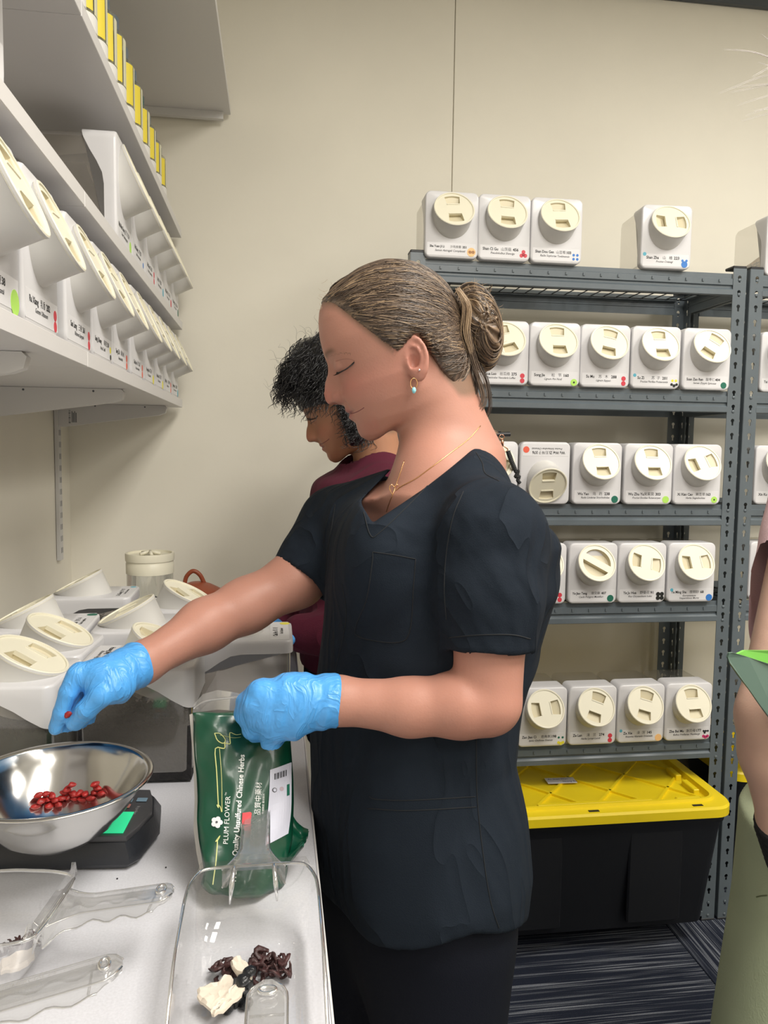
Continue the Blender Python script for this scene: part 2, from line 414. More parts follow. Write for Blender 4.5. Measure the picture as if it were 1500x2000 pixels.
# ---------------------------------------------------------------- worktop along the left wall
def speckle():
    m = mat('speckled_laminate', (.63, .635, .68), .34, var=.06, vscale=420, bump=.03, bscale=500); return m
m_top = speckle()
wt = empty('worktop', (XL, .9, CT), label='long white speckled laminate worktop along the left wall, holding the scale and scoops', cat='worktop')
def under(o): return o
MB().box(0, .049-XL-.002, -1.7, YW-.9, -.03, 0, b=.002).build('laminate_top', m_top, wt)
MB().box(.049-XL-.002, .049-XL, -1.7, YW-.9, -.031, -.0005).build('edge_band', m_white, wt)
cab = empty('base_cabinet', (XL+.004, .9, 0), label='plain white base cabinets under the speckled worktop', cat='cabinet')
MB().box(0, .576, -1.7, YW-.91, .09, CT-.031).build('body', m_white, cab)
MB().box(0, .53, -1.7, YW-.91, .001, .09).build('plinth', m_dark, cab)
for k in range(6):
    y0 = -1.7+k*.52
    d = MB().box(.577, .595, y0+.002, y0+.518, .095, CT-.036, b=.0015).build('door', m_white, cab)
    MB().tube([(.596, y0+.06, .62), (.61, y0+.06, .63), (.61, y0+.06, .74), (.596, y0+.06, .75)], .004).build('door_handle', m_rack, d)

# ---------------------------------------------------------------- wall shelves on brackets
SH = [(1.468, XL+.012, -.265, 2.285, 'lowest'), (1.69, XL+.012, -.265, 2.30, 'middle'), (1.945, XL+.012, -.265, 2.29, 'third'), (2.297, XL+.004, -.128, 2.312, 'top')]
desc = ['white wall shelf, lowest on the left, carrying the nearest row of white canisters', 'white wall shelf, second up on the left, above the row of tilted canister lids',
        'white wall shelf on the left lined with yellow-labelled clear bottles', 'deep white board, highest shelf at the top left of the photo, seen from below']
RY = (2.19, 1.59, .99, .39)
for k, (zt, x0, x1, ye, nm) in enumerate(SH):
    s = empty('wall_shelf', (x0, 0, zt), label=desc[k], cat='shelf', group='white shelves on the left wall')
    t = .022 if k < 3 else .02
    y0 = 0.0
    for (ya, yb) in ((-1.2, 1.155), (1.1565, ye)):
        MB().box(0, x1-x0, ya, yb, -t, 0, b=.0008).build('shelf_board', m_white, s)
    if k == 3:
        MB().box(0, x1-x0-.02, ye-.02, ye-.004, -t-.02, -t).build('wall_cleat', m_whmet, s)
    for y in (RY if k < 3 else ()):
        d = (x1-x0)-.03; tt = -t-.0005
        br = MB(); prof = [(0, tt), (d-.006, tt), (d, tt-.006), (d-.004, tt-.02), (d-.02, tt-.026), (0.012, tt-.062), (0, tt-.062)]
        th = .0085
        br.add([(x, y-th, z) for x, z in prof]+[(x, y+th, z) for x, z in prof],
               [tuple(range(7)), tuple(range(13, 6, -1))]+[(i, i+7, (i+1) % 7+7, (i+1) % 7) for i in range(7)])
        bo = br.build('bracket', m_whmet, s)
        for q, xx in enumerate((.095, .225)):
            MB().tube([(xx, y-th-.0006, tt-.005), (xx, y-th+.001, tt-.005)], .0022, 8).build('screw_hole', m_dark, bo)
        if k == 0:                                               # printed bar code and small print
            bc = MB()
            for q in range(9): bc.box(.026, .031, y-th-.0004, y-th, tt-.052+q*.0042, tt-.052+q*.0042+(.0012 if q % 3 else .0024))
            for q in range(4): bc.box(.034+q*.0035, .036+q*.0035, y-th-.0004, y-th, tt-.05, tt-.02-.004*(q % 2))
            bc.build('bar_code', m_dark, bo)
for y in RY:
    r = empty('wall_rail', (XL+.001, y, 1.02), label=['white slotted wall rail in the back corner under the shelf bracket', 'white slotted wall rail behind the left counter canisters', 'white slotted wall rail, third from the back corner', 'white slotted wall rail, fourth from the back corner'][RY.index(y)], cat='rail', group='slotted rails on the left wall')
    MB().box(0, .011, -.013, .013, 0, 1.33, b=.001).build('channel', m_whmet, r)
    st = MB()
    for q in range(40): st.box(.0108, .0114, -.007, -.004, .02+q*.032, .035+q*.032); st.box(.0108, .0114, .004, .007, .02+q*.032, .035+q*.032)
    st.build('slots', m_dark, r, kind='stuff')

# ---------------------------------------------------------------- grey rivet shelving
RF, RD, RW = 1.95, .315, .914
def keyhole(cx, cz, s=1.0, n=10):
    r = .0052*s; w_ = .0026*s; h = .013*s
    pts = [(cx+r*math.sin(a), cz+r*math.cos(a)) for a in np.linspace(-2.6, 2.6, n)]
    return pts+[(cx+w_, cz-h), (cx-w_, cz-h)][::1]
def post_flange(h=1.83, w_=.0375):
    spl = [[(0, 0), (w_, 0), (w_, h), (0, h)]]
    z = h-.024
    while z > .02: spl.append(keyhole(w_*.52, z)); z -= .0381
    return curve_mesh(spl, extrude=.0009)
fl_me = post_flange()
def l_post(sx, sy):
    """angle post: flanges run from its outer corner towards +sx along x and +sy along y"""
    b = MB(); A = Matrix.Rotation(math.pi/2, 4, 'X')
    mesh_add(b, fl_me, Matrix.Scale(sx, 4, (1, 0, 0)) @ A)
    mesh_add(b, fl_me, Matrix.Rotation(math.pi/2, 4, 'Z') @ Matrix.Scale(sy, 4, (1, 0, 0)) @ A)
    return b
LEV = [1.816, 1.504, 1.196, .929, .538, .07]
def make_rack(x0, label):
    r = empty('shelving_unit', (x0, RF, 0), label=label, cat='shelving', group='grey boltless steel shelving units')
    for (px, py, sx, sy) in ((0, 0, 1, 1), (RW, 0, -1, 1), (0, RD, 1, -1), (RW, RD, -1, -1)):
        po = l_post(sx, sy).build('post', m_rack, r); po.location = (px, py, 0)
        cx, cy = (.019*sx, .019*sy)
        MB().box(cx-.0205, cx+.0195, cy-.0205, cy+.0195, 1.829, 1.8365, b=.002).build('post_cap', m_black, po)
        MB().box(cx-.0215, cx+.0215, cy-.0215, cy+.0215, 0, .006, b=.002).build('foot', m_black, po)
        rv = MB()
        for z in LEV:
            for dz in (-.0175, -.0555):
                zz = z+.001+dz
                rv.lathe([(0, .0022), (.0035, .002), (.0045, .0008), (.0045, 0)], 10)
                rv.xf(Matrix.Translation((.0195*sx, -.0009 if sy > 0 else .0009, zz)) @ Matrix.Rotation(math.pi/2*(1 if sy > 0 else -1), 4, 'X'), len(rv.v)-40)
        rv.build('rivets', m_rack, po, smooth=True, kind='stuff')
    for z in LEV:
        # stepped beam profile (depth, height) extruded along x
        def beam(L_):
            pr = [(0, 0), (.0, -.012), (-.0035, -.014), (-.0035, -.030), (.0, -.032), (.0035, -.0335), (.0035, -.036), (-.001, -.0385), (-.0055, -.043), (-.0055, -.056), (-.001, -.058), (.0015, -.058), (.0015, -.02), (.016, -.018), (.016, -.0165), (.003, -.0015)]
            return pr
        def bar(p0, p1, nrm):
            p0 = np.array(p0); p1 = np.array(p1); pr = beam(0)
            ra = [p0+np.array(nrm)*d+np.array((0, 0, h)) for d, h in pr]; rb = [p1+np.array(nrm)*d+np.array((0, 0, h)) for d, h in pr]
            return MB().rings([ra, rb], True, True)
        fb = bar((.036, .004, z), (RW-.036, .004, z), (0, 1, 0)).build('front_beam', m_rack, r)
        tabs = MB()
        for q in range(1, 18):
            xx = .03+q*.0475; tabs.box(xx-.0022, xx+.0022, -.0022, .0005, z-.024, z-.017)
        tabs.build('tabs', m_whmet if 0 else m_rack, fb, kind='stuff')
        bar((RW-.036, RD-.004, z), (.036, RD-.004, z), (0, -1, 0)).build('rear_beam', m_rack, r)
        bar((.004, RD-.036, z), (.004, .036, z), (1, 0, 0)).build('side_beam', m_rack, r)
        bar((RW-.004, .036, z), (RW-.004, RD-.036, z), (-1, 0, 0)).build('side_beam', m_rack, r)
        d = MB(); zz = z-.014
        for q in range(22):
            xx = .03+q*(RW-.06)/21; d.tube([(xx, .008, zz), (xx, RD-.008, zz)], .0017, 5)
        for q in range(4):
            yy = .03+q*(RD-.06)/3; d.tube([(.01, yy, zz-.003), (RW-.01, yy, zz-.003)], .002, 5)
        d.build('wire_deck', m_wire, r, smooth=True, kind='stuff')
    return r
X1 = 1.250-RW; X2 = 1.262
make_rack(X1, 'grey steel shelving unit behind the woman in black, full of white canisters')
make_rack(X2, 'grey steel shelving unit cut off by the right edge of the photo')
# ---------------------------------------------------------------- white canisters with angled round lids
m_panel = mat('canister_white', (.66, .655, .67), .28, spec=.5)
m_spout = mat('canister_spout', (.66, .65, .62), .3)
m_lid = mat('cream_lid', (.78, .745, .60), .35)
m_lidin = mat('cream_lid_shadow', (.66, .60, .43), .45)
m_clr = clear('canister_clear', (.90, .89, .87), .04, .06, .06, (.75, .74, .7), .35)
m_clrd = clear('canister_smoky', (.80, .78, .75), .06, .08, .26, (.46, .43, .39), .4)
m_label = mat('label_paper', (.70, .695, .71), .45)
m_ink = mat('black_ink', (.012, .012, .014), .6)
m_ink2 = mat('grey_ink', (.08, .08, .09), .6)
STK = {'red': (.62, .045, .07), 'blue': (.03, .18, .55), 'lblue': (.10, .42, .55), 'green': (.42, .72, .12), 'dgreen': (.01, .14, .09), 'orange': (.86, .52, .22), 'yellow': (.80, .72, .05), 'black': (.01, .012, .012), 'coral': (.75, .12, .07), 'pink': (.55, .04, .15)}
m_stk = {k: mat('sticker_'+k, c, .45) for k, c in STK.items()}
BW, BH, BD = .137, .163, .165
def collar_depth(z):
    t = min(1, max(0, (z-.085)/(BH-.085))); return .021+.036*t*t*(3-2*t)
def bin_panel():
    b = MB(); n = 6
    o = rrect(BW, BH, .015, n, 0, BH/2)
    oi = rrect(BW-.007, BH-.007, .012, n, 0, BH/2)
    om = rrect(BW-.002, BH-.002, .0142, n, 0, BH/2)
    r0 = [(x, 0, z) for x, z in oi]; r1 = [(x, .0012, z) for x, z in om]; r2 = [(x, .0045, z) for x, z in o]
    rings = [r0, r1, r2]
    for t in (.35, .7, 1): rings.append([(x, .0045+(collar_depth(z)-.0045)*t, z) for x, z in o])
    rings.append([(x*.972, collar_depth(z), .0023+z*.972) for x, z in o])
    # subdivide the long sides so the curved edge reads
    def dens(r):
        out = []
        for i in range(len(r)):
            a = np.array(r[i]); c = np.array(r[(i+1) % len(r)]); k = 8 if abs(a[2]-c[2]) > .05 else 1
            for q in range(k): out.append(a+(c-a)*q/k)
        return out
    rr = []
    for ri, r in enumerate(rings):
        d = dens(r)
        if ri >= 3:
            t = (0, 0, 0, .35, .7, 1, 1)[ri]; d = [np.array((p[0], .0045+(collar_depth(p[2])-.0045)*t, p[2])) for p in d]
        rr.append(d)
    b.rings(rr, True, True)
    return b
def bin_body():
    b = MB(); n = 5; w_, h = BW-.007, BH-.007; rings = []
    for (y, ins, rr) in ((.012, 0, .012), (BD-.02, .001, .012), (BD-.008, .004, .013), (BD-.0015, .011, .014), (BD, .02, .014)):
        rings.append([(x, y, z) for x, z in rrect(w_-2*ins, h-2*ins, rr, n, 0, BH/2)])
    b.rings(rings, False, True)
    return b
TILT = math.radians(26.5); SBZ = .102; SL = .027; LR = .0518
SP = Matrix.Translation((0, 0, SBZ)) @ Matrix.Rotation(-TILT, 4, 'X') @ Matrix.Rotation(math.pi/2, 4, 'X')   # local +z -> outwards and up
def bin_spout():
    b = MB(); n = 40
    b.lathe([(LR*.93, -.045), (LR*.955, 0), (LR*.985, SL-.004), (LR, SL-.003), (LR, SL), (LR-.002, SL+.001), (LR-.004, SL), (LR-.004, SL-.006)], n)
    b.f = [f for f in b.f if len(f) == 4]
    return b.xf(SP)
def bin_lid(kind=0):
    R = LR-.0045; b = MB()
    circ = [(R*math.cos(a), R*math.sin(a)) for a in np.linspace(0, 2*math.pi, 48, endpoint=False)]
    holes = []
    if kind == 0:
        for s in (1, -1):
            xi, xo, y0, y1 = .0165, .0195, .0135, .037
            pts = [(-xi, s*y0), (xi, s*y0)]
            arc = [(xo*t, s*(y1+.003*(1-t*t))) for t in np.linspace(1, -1, 7)]
            holes.append(pts+arc)
    else:
        for s in (1, -1):
            holes.append([(.0095*s, -.037)]+[(s*.038*math.cos(a), .038*math.sin(a)) for a in np.linspace(-1.3, 1.3, 14)]+[(.0095*s, .037)])
    me = curve_mesh([circ]+holes, extrude=.0008); mesh_add(b, me, Matrix.Translation((0, 0, SL-.0018)))
    b.lathe([(R, SL-.001), (R+.0005, SL+.0008), (R+.003, SL+.0012), (R+.0042, SL+.0002), (R+.0042, SL-.004), (R, SL-.004)], 48, closed=True)
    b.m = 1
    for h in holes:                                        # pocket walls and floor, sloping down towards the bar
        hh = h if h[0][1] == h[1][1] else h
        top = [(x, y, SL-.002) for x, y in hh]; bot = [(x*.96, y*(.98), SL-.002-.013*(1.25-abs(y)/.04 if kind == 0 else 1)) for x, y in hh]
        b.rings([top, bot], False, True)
    if kind == 0:
        b.m = 0
        b.box(-.0165, .0165, -.0155, -.0128, SL-.006, SL+.0004); b.box(-.0165, .0165, .0128, .0155, SL-.006, SL+.0004)
    return b
def bake(b, name, mts, smooth=True, angle=35):
    me = b.mesh(name)
    for m in (mts if isinstance(mts, list) else [mts]): me.materials.append(m)
    me.polygons.foreach_set('use_smooth', [smooth]*len(me.polygons)); me.set_sharp_from_angle(angle=math.radians(angle)); return me
ME_panel = bake(bin_panel(), 'front_panel', m_panel, angle=50); ME_body = bake(bin_body(), 'clear_body', m_clr); ME_bodyd = bake(bin_body(), 'clear_body', m_clrd)
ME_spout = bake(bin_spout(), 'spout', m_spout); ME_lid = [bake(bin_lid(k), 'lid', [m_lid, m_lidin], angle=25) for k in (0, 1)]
ME_label = bake(MB().box(-BW/2+.006, BW/2-.006, -.0004, 0, .006, .037), 'label', m_label, False)
ME_dot = bake(MB().lathe([(0, .0004), (1, .0004), (1, 0)], 20), 'dot', m_stk['red'], False)
_dots = {}
def dot(parent, x, z, r, colr):
    if colr not in _dots:
        me = ME_dot.copy(); me.materials.clear(); me.materials.append(m_stk[colr]); _dots[colr] = me
    o = bpy.data.objects.new('colour_dot', _dots[colr]); COL.objects.link(o); o.parent = parent
    o.location = (x, -.0004, z); o.rotation_euler = (math.pi/2, 0, 0); o.scale = (r, r, 1)
    if colr in ('black',): o.location.y = -.0008
    return o
FRONT = Matrix.Rotation(math.pi/2, 4, 'X')
def make_bin(loc, rot, rotlid=0, lines=None, dots=(), label='', lid=0, group=None, body=None, extra=None):
    t = empty('canister', loc, rot, label, 'canister', group)
    def pt(name, me):
        o = bpy.data.objects.new(name, me); COL.objects.link(o); o.parent = t; return o
    pt('front_panel', ME_panel); pt('clear_body', body or ME_body); sp = pt('spout', ME_spout)
    ld = pt('lid', ME_lid[lid]); ld.matrix_local = SP @ Matrix.Rotation(rotlid, 4, 'Z')
    if lines:
        lb = pt('label', ME_label)
        L = []
        name, cjk, num, sub = lines
        full = name+' '+cjk+num
        sz = .0098
        wname = sum(.53 if c != ' ' else .3 for c in name)*sz; wc = sum(1.0 if ord(c) > 255 else .35 for c in cjk)*sz*.98; wn = len(num)*.56*sz
        tot = wname+wc+wn+.006
        if tot > .100: k_ = .100/tot; sz *= k_; wname *= k_; wc *= k_; wn *= k_; tot = .100
        x = -tot/2-.006
        L.append((name, x, .0275, sz*1.04, dict(bold=.00026, sx=.90))); x += wname+.002
        if cjk: L.append((cjk, x, .0275, sz*.98, {})); x += wc+.001
        L.append((num, x, .0275, sz*1.04, dict(bold=.0003)))
        for q, s_ in enumerate(sub.split('\n')):
            L.append((s_, -.004, .0178-q*.0068, .0074, dict(align='CENTER', shear=.3, sx=.92, bold=.00008)))
        me = text_mesh(L); me.materials.append(m_ink)
        o = bpy.data.objects.new('lettering', me); COL.objects.link(o); o.parent = lb; o.matrix_local = Matrix.Translation((0, -.0006, 0)) @ FRONT
    for (x, z, r, c) in dots: dot(t, x, z, r, c)
    if extra: extra(t)
    return t
RX, RZ = .052, .016
def two(c): return [(RX, .024, .0062, c), (RX, .0115, .0062, c)]
def one(c, r=.0095): return [(RX-.001, .0135, r, c)]
ROWS = [
 # (row, px left, px right, py), lid turn, text, dots, lid kind
 (0, 822, 928, 5, ('Sha Yuan Ji Li', '沙苑疾藜', ' 351', 'Semen Astragali Complanati'), [(.051, .0165, .011, 'orange'), (.0475, .0165, .0042, 'red'), (.0555, .0165, .0042, 'red')], 'orange dot with two red spots', 0),
 (0, 930, 1035, -3, ('Shan Ci Gu', '山茨菇', ' 456', 'Pseudobulbus Shancigu'), [(.051, .0235, .005, 'red'), (.046, .0145, .005, 'red'), (.056, .0145, .005, 'red'), (.051, .0165, .004, 'red')], 'a cluster of red dots', 0),
 (0, 1036, 1140, 4, ('Shan Dou Gen', '山豆根', '103', 'Radix Sophorae Tonkinensis'), [(.047, .0225, .0034, 'blue'), (.057, .0225, .0034, 'blue'), (.047, .0125, .0034, 'blue'), (.057, .0125, .0034, 'blue')], 'four small blue dots', 0),
 (0, 1250, 1357, 88, ('Shan Zha', ' 山   楂', '223', 'Fructus Crataegi'), [(.051, .0125, .0085, 'blue'), (.0455, .022, .0033, 'blue'), (.0565, .022, .0033, 'blue'), (-.058, .036, .0048, 'lblue')], 'a blue rounded sticker and a teal dot', 0),
 (1, 932, 1034, 18, ('Si Gua Luo', '丝瓜络', ' 275', 'Fasciculus Vascularis Luffae'), two('red'), 'two red dots beside the blonde bun', 0),
 (1, 1034, 1134, 0, ('Song Jie', '  松   节', '160', 'Lignum Pini Nodi'), [(.053, .0105, .009, 'green'), (.053, .0105, .0025, 'black')], 'a lime dot with a black centre', 0),
 (1, 1134, 1233, -14, ('Su Mu', '   苏   木', ' 288', 'Lignum Sappan'), two('red'), 'two red dots, third along its shelf', 0),
 (1, 1233, 1331, 2, ('Su Zi', '     苏  子', '201', 'Fructus Perillae Frutescentis'), [(-.058, .034, .0045, 'lblue'), (.048, .022, .0034, 'yellow'), (.058, .022, .0034, 'yellow'), (.046, .012, .0036, 'black'), (.053, .009, .004, 'black'), (.060, .012, .0036, 'black')], 'a face of yellow and black dots', 0),
 (1, 1333, 1432, -38, ('Suan Zao Ren', '酸枣仁', '404', 'Semen Zizyphi Spinosae'), one('dgreen', .0085), 'a dark green dot, next to the grey post', 0),
 (2, 912, 1012, 60, ('Wu Mei', '乌梅', ' 366', 'Fructus Mume'), two('red'), 'mostly hidden by the black rope strap', 0),
 (2, 1014, 1115, 3, ('Wu Wei Zi', '五味子', '376', 'Fructus Schisandrae Chinensis'), [(.053, .0205, .0085, 'coral')], 'turned upside down, with a coral dot', 0),
 (2, 1116, 1218, 2, ('Wu Yao', '    乌   药', '238', 'Radix Linderae Strychnifoliae'), one('dgreen', .0095), 'a dark green dot, right of the upside-down one', 0),
 (2, 1218, 1316, 0, ('Wu Zhu Yu', '吴茱萸', ' 303', 'Fructus Evodiae Rutaecarpae'), one('green', .0095), 'a plain lime dot overlapping its number', 0),
 (2, 1316, 1412, 104, ('Xi Xian Cao', '豨莶草', '163', 'Herba Siegesbeckiae'), one('green', .0088)+[(.051, .0135, .0022, 'black')], 'a lime dot with black centre, lid bar upright', 0),
 (3, 1008, 1109, -32, ('Yan Hu Suo', '延胡索', ' 269', 'Rhizoma Corydalis Yanhusuo'), two('red'), 'two red dots beside the black sleeve', 0),
 (3, 1111, 1207, 58, ('Ye Jiao Teng', '夜交藤', ' 407', 'Caulis Polygoni Multiflori'), one('dgreen', .0092), 'a round recessed lid with a slanting bar', 1),
 (3, 1207, 1302, 75, ('Ye Ju Hua', ' 野菊花', '91', 'Flos Chrysanthemi Indici'), [(.048, .0235, .0058, 'black'), (.059, .0235, .0058, 'black'), (.048, .013, .0058, 'black'), (.059, .013, .0058, 'black')], 'four black dots', 0),
 (3, 1302, 1400, 92, ('Ye Ming Sha', '夜明砂', ' 68', 'Excrementum\nVespertilionis Murini'), [(-.055, .034, .0045, 'lblue'), (.054, .0125, .0092, 'blue')], 'a blue dot and a tiny teal dot', 0),
 (4, 916, 1012, 30, ('Yuan Zhi', '远志', ' 251', 'Radix Polygalae'), two('red'), 'cut off by the bare forearm', 0),
 (4, 1013, 1111, 95, ('Zao Jiao Ci', '皂角刺', '198', 'Spina Gleditsiae Sinensis'), [(.047, .024, .003, 'dgreen'), (.058, .024, .003, 'dgreen'), (.047, .010, .004, 'yellow'), (.053, .0075, .0045, 'yellow'), (.059, .010, .004, 'yellow')], 'a green and yellow dotted smile', 0),
 (4, 1111, 1208, -22, ('Ze Lan', '   泽   兰', ' 274', 'Herba Lycopi Lucidi'), two('red'), 'two red dots, on the bottom canister shelf', 0),
 (4, 1208, 1302, -18, ('Ze Xie', '   泽  泻', '145', 'Rhizoma Alismatis Orientalis'), [(-.057, .035, .0042, 'lblue'), (.053, .0125, .0098, 'orange')], 'a peach dot and a tiny teal dot', 0),
 (4, 1302, 1394, 2, ('Zhe Bei Mu', '浙贝母', '177', 'Bulbus Fritillariae Thunbergii'), [(.047, .026, .0028, 'black'), (.053, .026, .0028, 'black'), (.059, .026, .0028, 'black'), (.050, .021, .0028, 'black'), (.047, .011, .0042, 'pink'), (.053, .0085, .0045, 'pink'), (.059, .011, .0042, 'pink')], 'a black and pink dotted face', 0),
 (0, 1475, 1580, 90, ('She Chuang Zi', '蛇床子', ' 54', 'Fructus Cnidii'), one('red'), 'brown paper packet inside', 0),
 (1, 1480, 1578, 10, ('Tai Zi Shen', '太子参', ' 321', 'Pseudostellariae'), one('green'), 'at the right edge beyond the double post', 0),
 (2, 1468, 1566, -24, ('Xin Ku Cao', '夏枯草', ' 90', 'Spica Prunellae'), two('red'), 'right edge beyond the posts', 0),
 (3, 1453, 1551, -38, ('Yi Mu Cao', '益母草', ' 77', 'Herba Leonuri Artemisiae'), one('dgreen'), 'at right edge beyond the posts', 0),
 (4, 1440, 1530, 8, ('Zhi Mu', '知母', ' 12', 'Rhizoma Anemarrhenae'), one('red'), 'beyond posts, behind the bare arm', 0),
]
rown = ['top shelf', 'second shelf', 'third shelf', 'fourth shelf', 'fifth shelf']
pyrow = [450, 700, 925, 1115, 1350]
for (r, xa, xb, turn, txt, dots, what, lk) in ROWS:
    x = (P(xa, pyrow[r], y=1.935)[0]+P(xb, pyrow[r], y=1.935)[0])/2; z = LEV[r]+.0005; yaw = rnd.uniform(-.012, .012)
    if r == 0 and xa == 1250: yaw = -.05
    if x > X2: x = max(x, X2+.046+BW/2)
    if r == 0 and xa in (822, 930): x += .010 if xa == 822 else .004; yaw = 0
    rot = (0, 0, yaw); loc = (x, (1.938 if x < X2 else 1.956)+rnd.uniform(-.002, .002), z)
    if 'upside' in what and 'turned' in what: rot = (0, math.pi, yaw); loc = (x, loc[1], z+BH)
    lab = 'white canister on the rack, %s, %s' % (rown[r], what)
    ex = None
    if xa == 1475:
        def ex(t):
            b = MB(); b.rings([[(x_*s, y_, z_) for x_, z_ in [( -.055, .012), (.05, .012), (.052, .07), (.0, .085), (-.055, .05)]] for y_, s in ((.03, .9), (.045, 1), (.11, 1), (.13, .85))])
            pk = b.build('paper_packet', mat('brown_paper', (.45, .29, .16), .8, bump=.3, bscale=60), t)
            me = text_mesh([('蛇床子', .03, .0, .03, dict())]); me.materials.append(m_ink)
            o = link('lettering', me, None, pk); o.matrix_local = Matrix.Translation((-.0565, .135, .035)) @ Matrix.Rotation(math.pi/2, 4, 'X') @ Matrix.Rotation(-math.pi/2, 4, 'Y')
    make_bin(loc, rot, math.radians(turn), txt, dots, lab, lk, 'white canisters on the '+rown[r]+' of the rack', extra=ex)
# yellowed spouts are a colour of their own in the lowest row: kept plain

# canisters on the left wall shelves (they face +x)
FX = (0, 0, math.pi/2)
lowrow = [(.525, 0), (.672, 4), (.818, -8), (.967, 6), (1.142, 0), (1.29, -10), (1.432, 5), (1.60, 12), (1.745, 0), (1.89, -6), (2.035, 3), (2.18, 0)]
txtL = [('Bei Xie', '萆薢', '22', 'Rhizoma Dioscoreae'), ('Gui Zhi', '桂枝', '31', 'Ramulus Cinnamomi'), ('Zhi Ke', '枳壳', '38', 'Fructus Aurantii'), ('Ru Xiang', '乳香', ' 282', 'Gummi Olibanum'), ('San Leng', '三棱', ' 261', 'Rhizoma Sparganii'),
        ('Sang Ji Sheng', '桑寄生', '50', 'Herba Taxilli'), ('Sang Zhi', '桑枝', '41', 'Ramulus Mori'), ('Sha Ren', '砂仁', '63', 'Fructus Amomi'), ('Hong Hua', '红花', '8', 'Flos Carthami'), ('Huai Hua', '槐花', '17', 'Flos Sophorae'), ('Ji Nei Jin', '鸡内金', '19', 'Endothelium'), ('Jiang Huang', '姜黄', '28', 'Rhizoma Curcumae')]
dtL = [one('yellow'), one('green'), one('green', .013), two('red'), two('red'), [(.052, .022, .005, 'yellow'), (.052, .011, .004, 'black')], two('coral'), two('coral'), one('yellow'), one('yellow'), two('coral'), one('lblue')]
ordn = ['nearest', 'second', 'third', 'fourth', 'fifth', 'sixth', 'seventh', 'eighth', 'ninth', 'tenth', 'eleventh', 'farthest']
colw = ['yellow dot', 'lime dot', 'large lime dot', 'two red dots', 'two red dots', 'yellow and black dots', 'two coral dots', 'two coral dots', 'yellow dot', 'yellow dot', 'two coral dots', 'pale blue dot']
for i, (y, tl) in enumerate(lowrow):
    make_bin((-.272, y, SH[0][0]+.0005), FX, math.radians(tl), txtL[i], dtL[i], 'white canister with %s, %s on the lowest wall shelf' % (colw[i], ordn[i]), 0, 'white canisters on the lowest wall shelf').scale = (1, 1, 1.06)
txtM = [('Bai Zhu', '白术', '11', 'Rhizoma Atractylodis'), ('Mai Men Dong', '麦门冬', '24', 'Tuber Ophiopogonis'), ('Mu Xiang', '木香', '29', 'Radix Aucklandiae'), ('Mu Gua', '木瓜', '18', 'Fructus Chaenomelis'), ('Niu Xi', '牛膝', '33', 'Radix Achyranthis'), ('Nu Zhen Zi', '女贞子', '61', 'Fructus Ligustri'), ('Pu Gong Ying', '蒲公英', '66', 'Herba Taraxaci')]
for i, y in enumerate((.79, 1.485, 1.627, 1.77, 1.912, 2.055, 2.2)):
    def exm(t):
        MB().rings([[(x_*.5, y_, z_*.5+.006) for x_, z_ in rrect(.11, .06, .02, 3, 0, .03)] for y_ in (.03, .08)]).build('herb_lump', mat('red_brown_herb', (.16, .05, .025), .8, bump=.6, bscale=80), t)
    make_bin((-.272, y, SH[1][0]+.0005), FX, 0, txtM[i], ([], one('green'), one('blue', .005), two('red'), one('lblue'), one('red'), one('dgreen'))[i],
             ['white canister alone at the upper left corner on the second wall shelf', 'white canister showing its dark see-through side, first on the second wall shelf', 'white canister right after the see-through sided one on the second wall shelf',
              'white canister with two red dots, third in its run on the second wall shelf', 'white canister with a pale dot, fourth in its run on the second wall shelf', 'white canister last but one before the back wall, second wall shelf', 'white canister nearest the back wall on the second wall shelf'][i],
             0, 'white canisters on the second wall shelf', body=ME_bodyd if i == 1 else None, extra=exm if i == 1 else None).scale = (1, 1, 1.14)

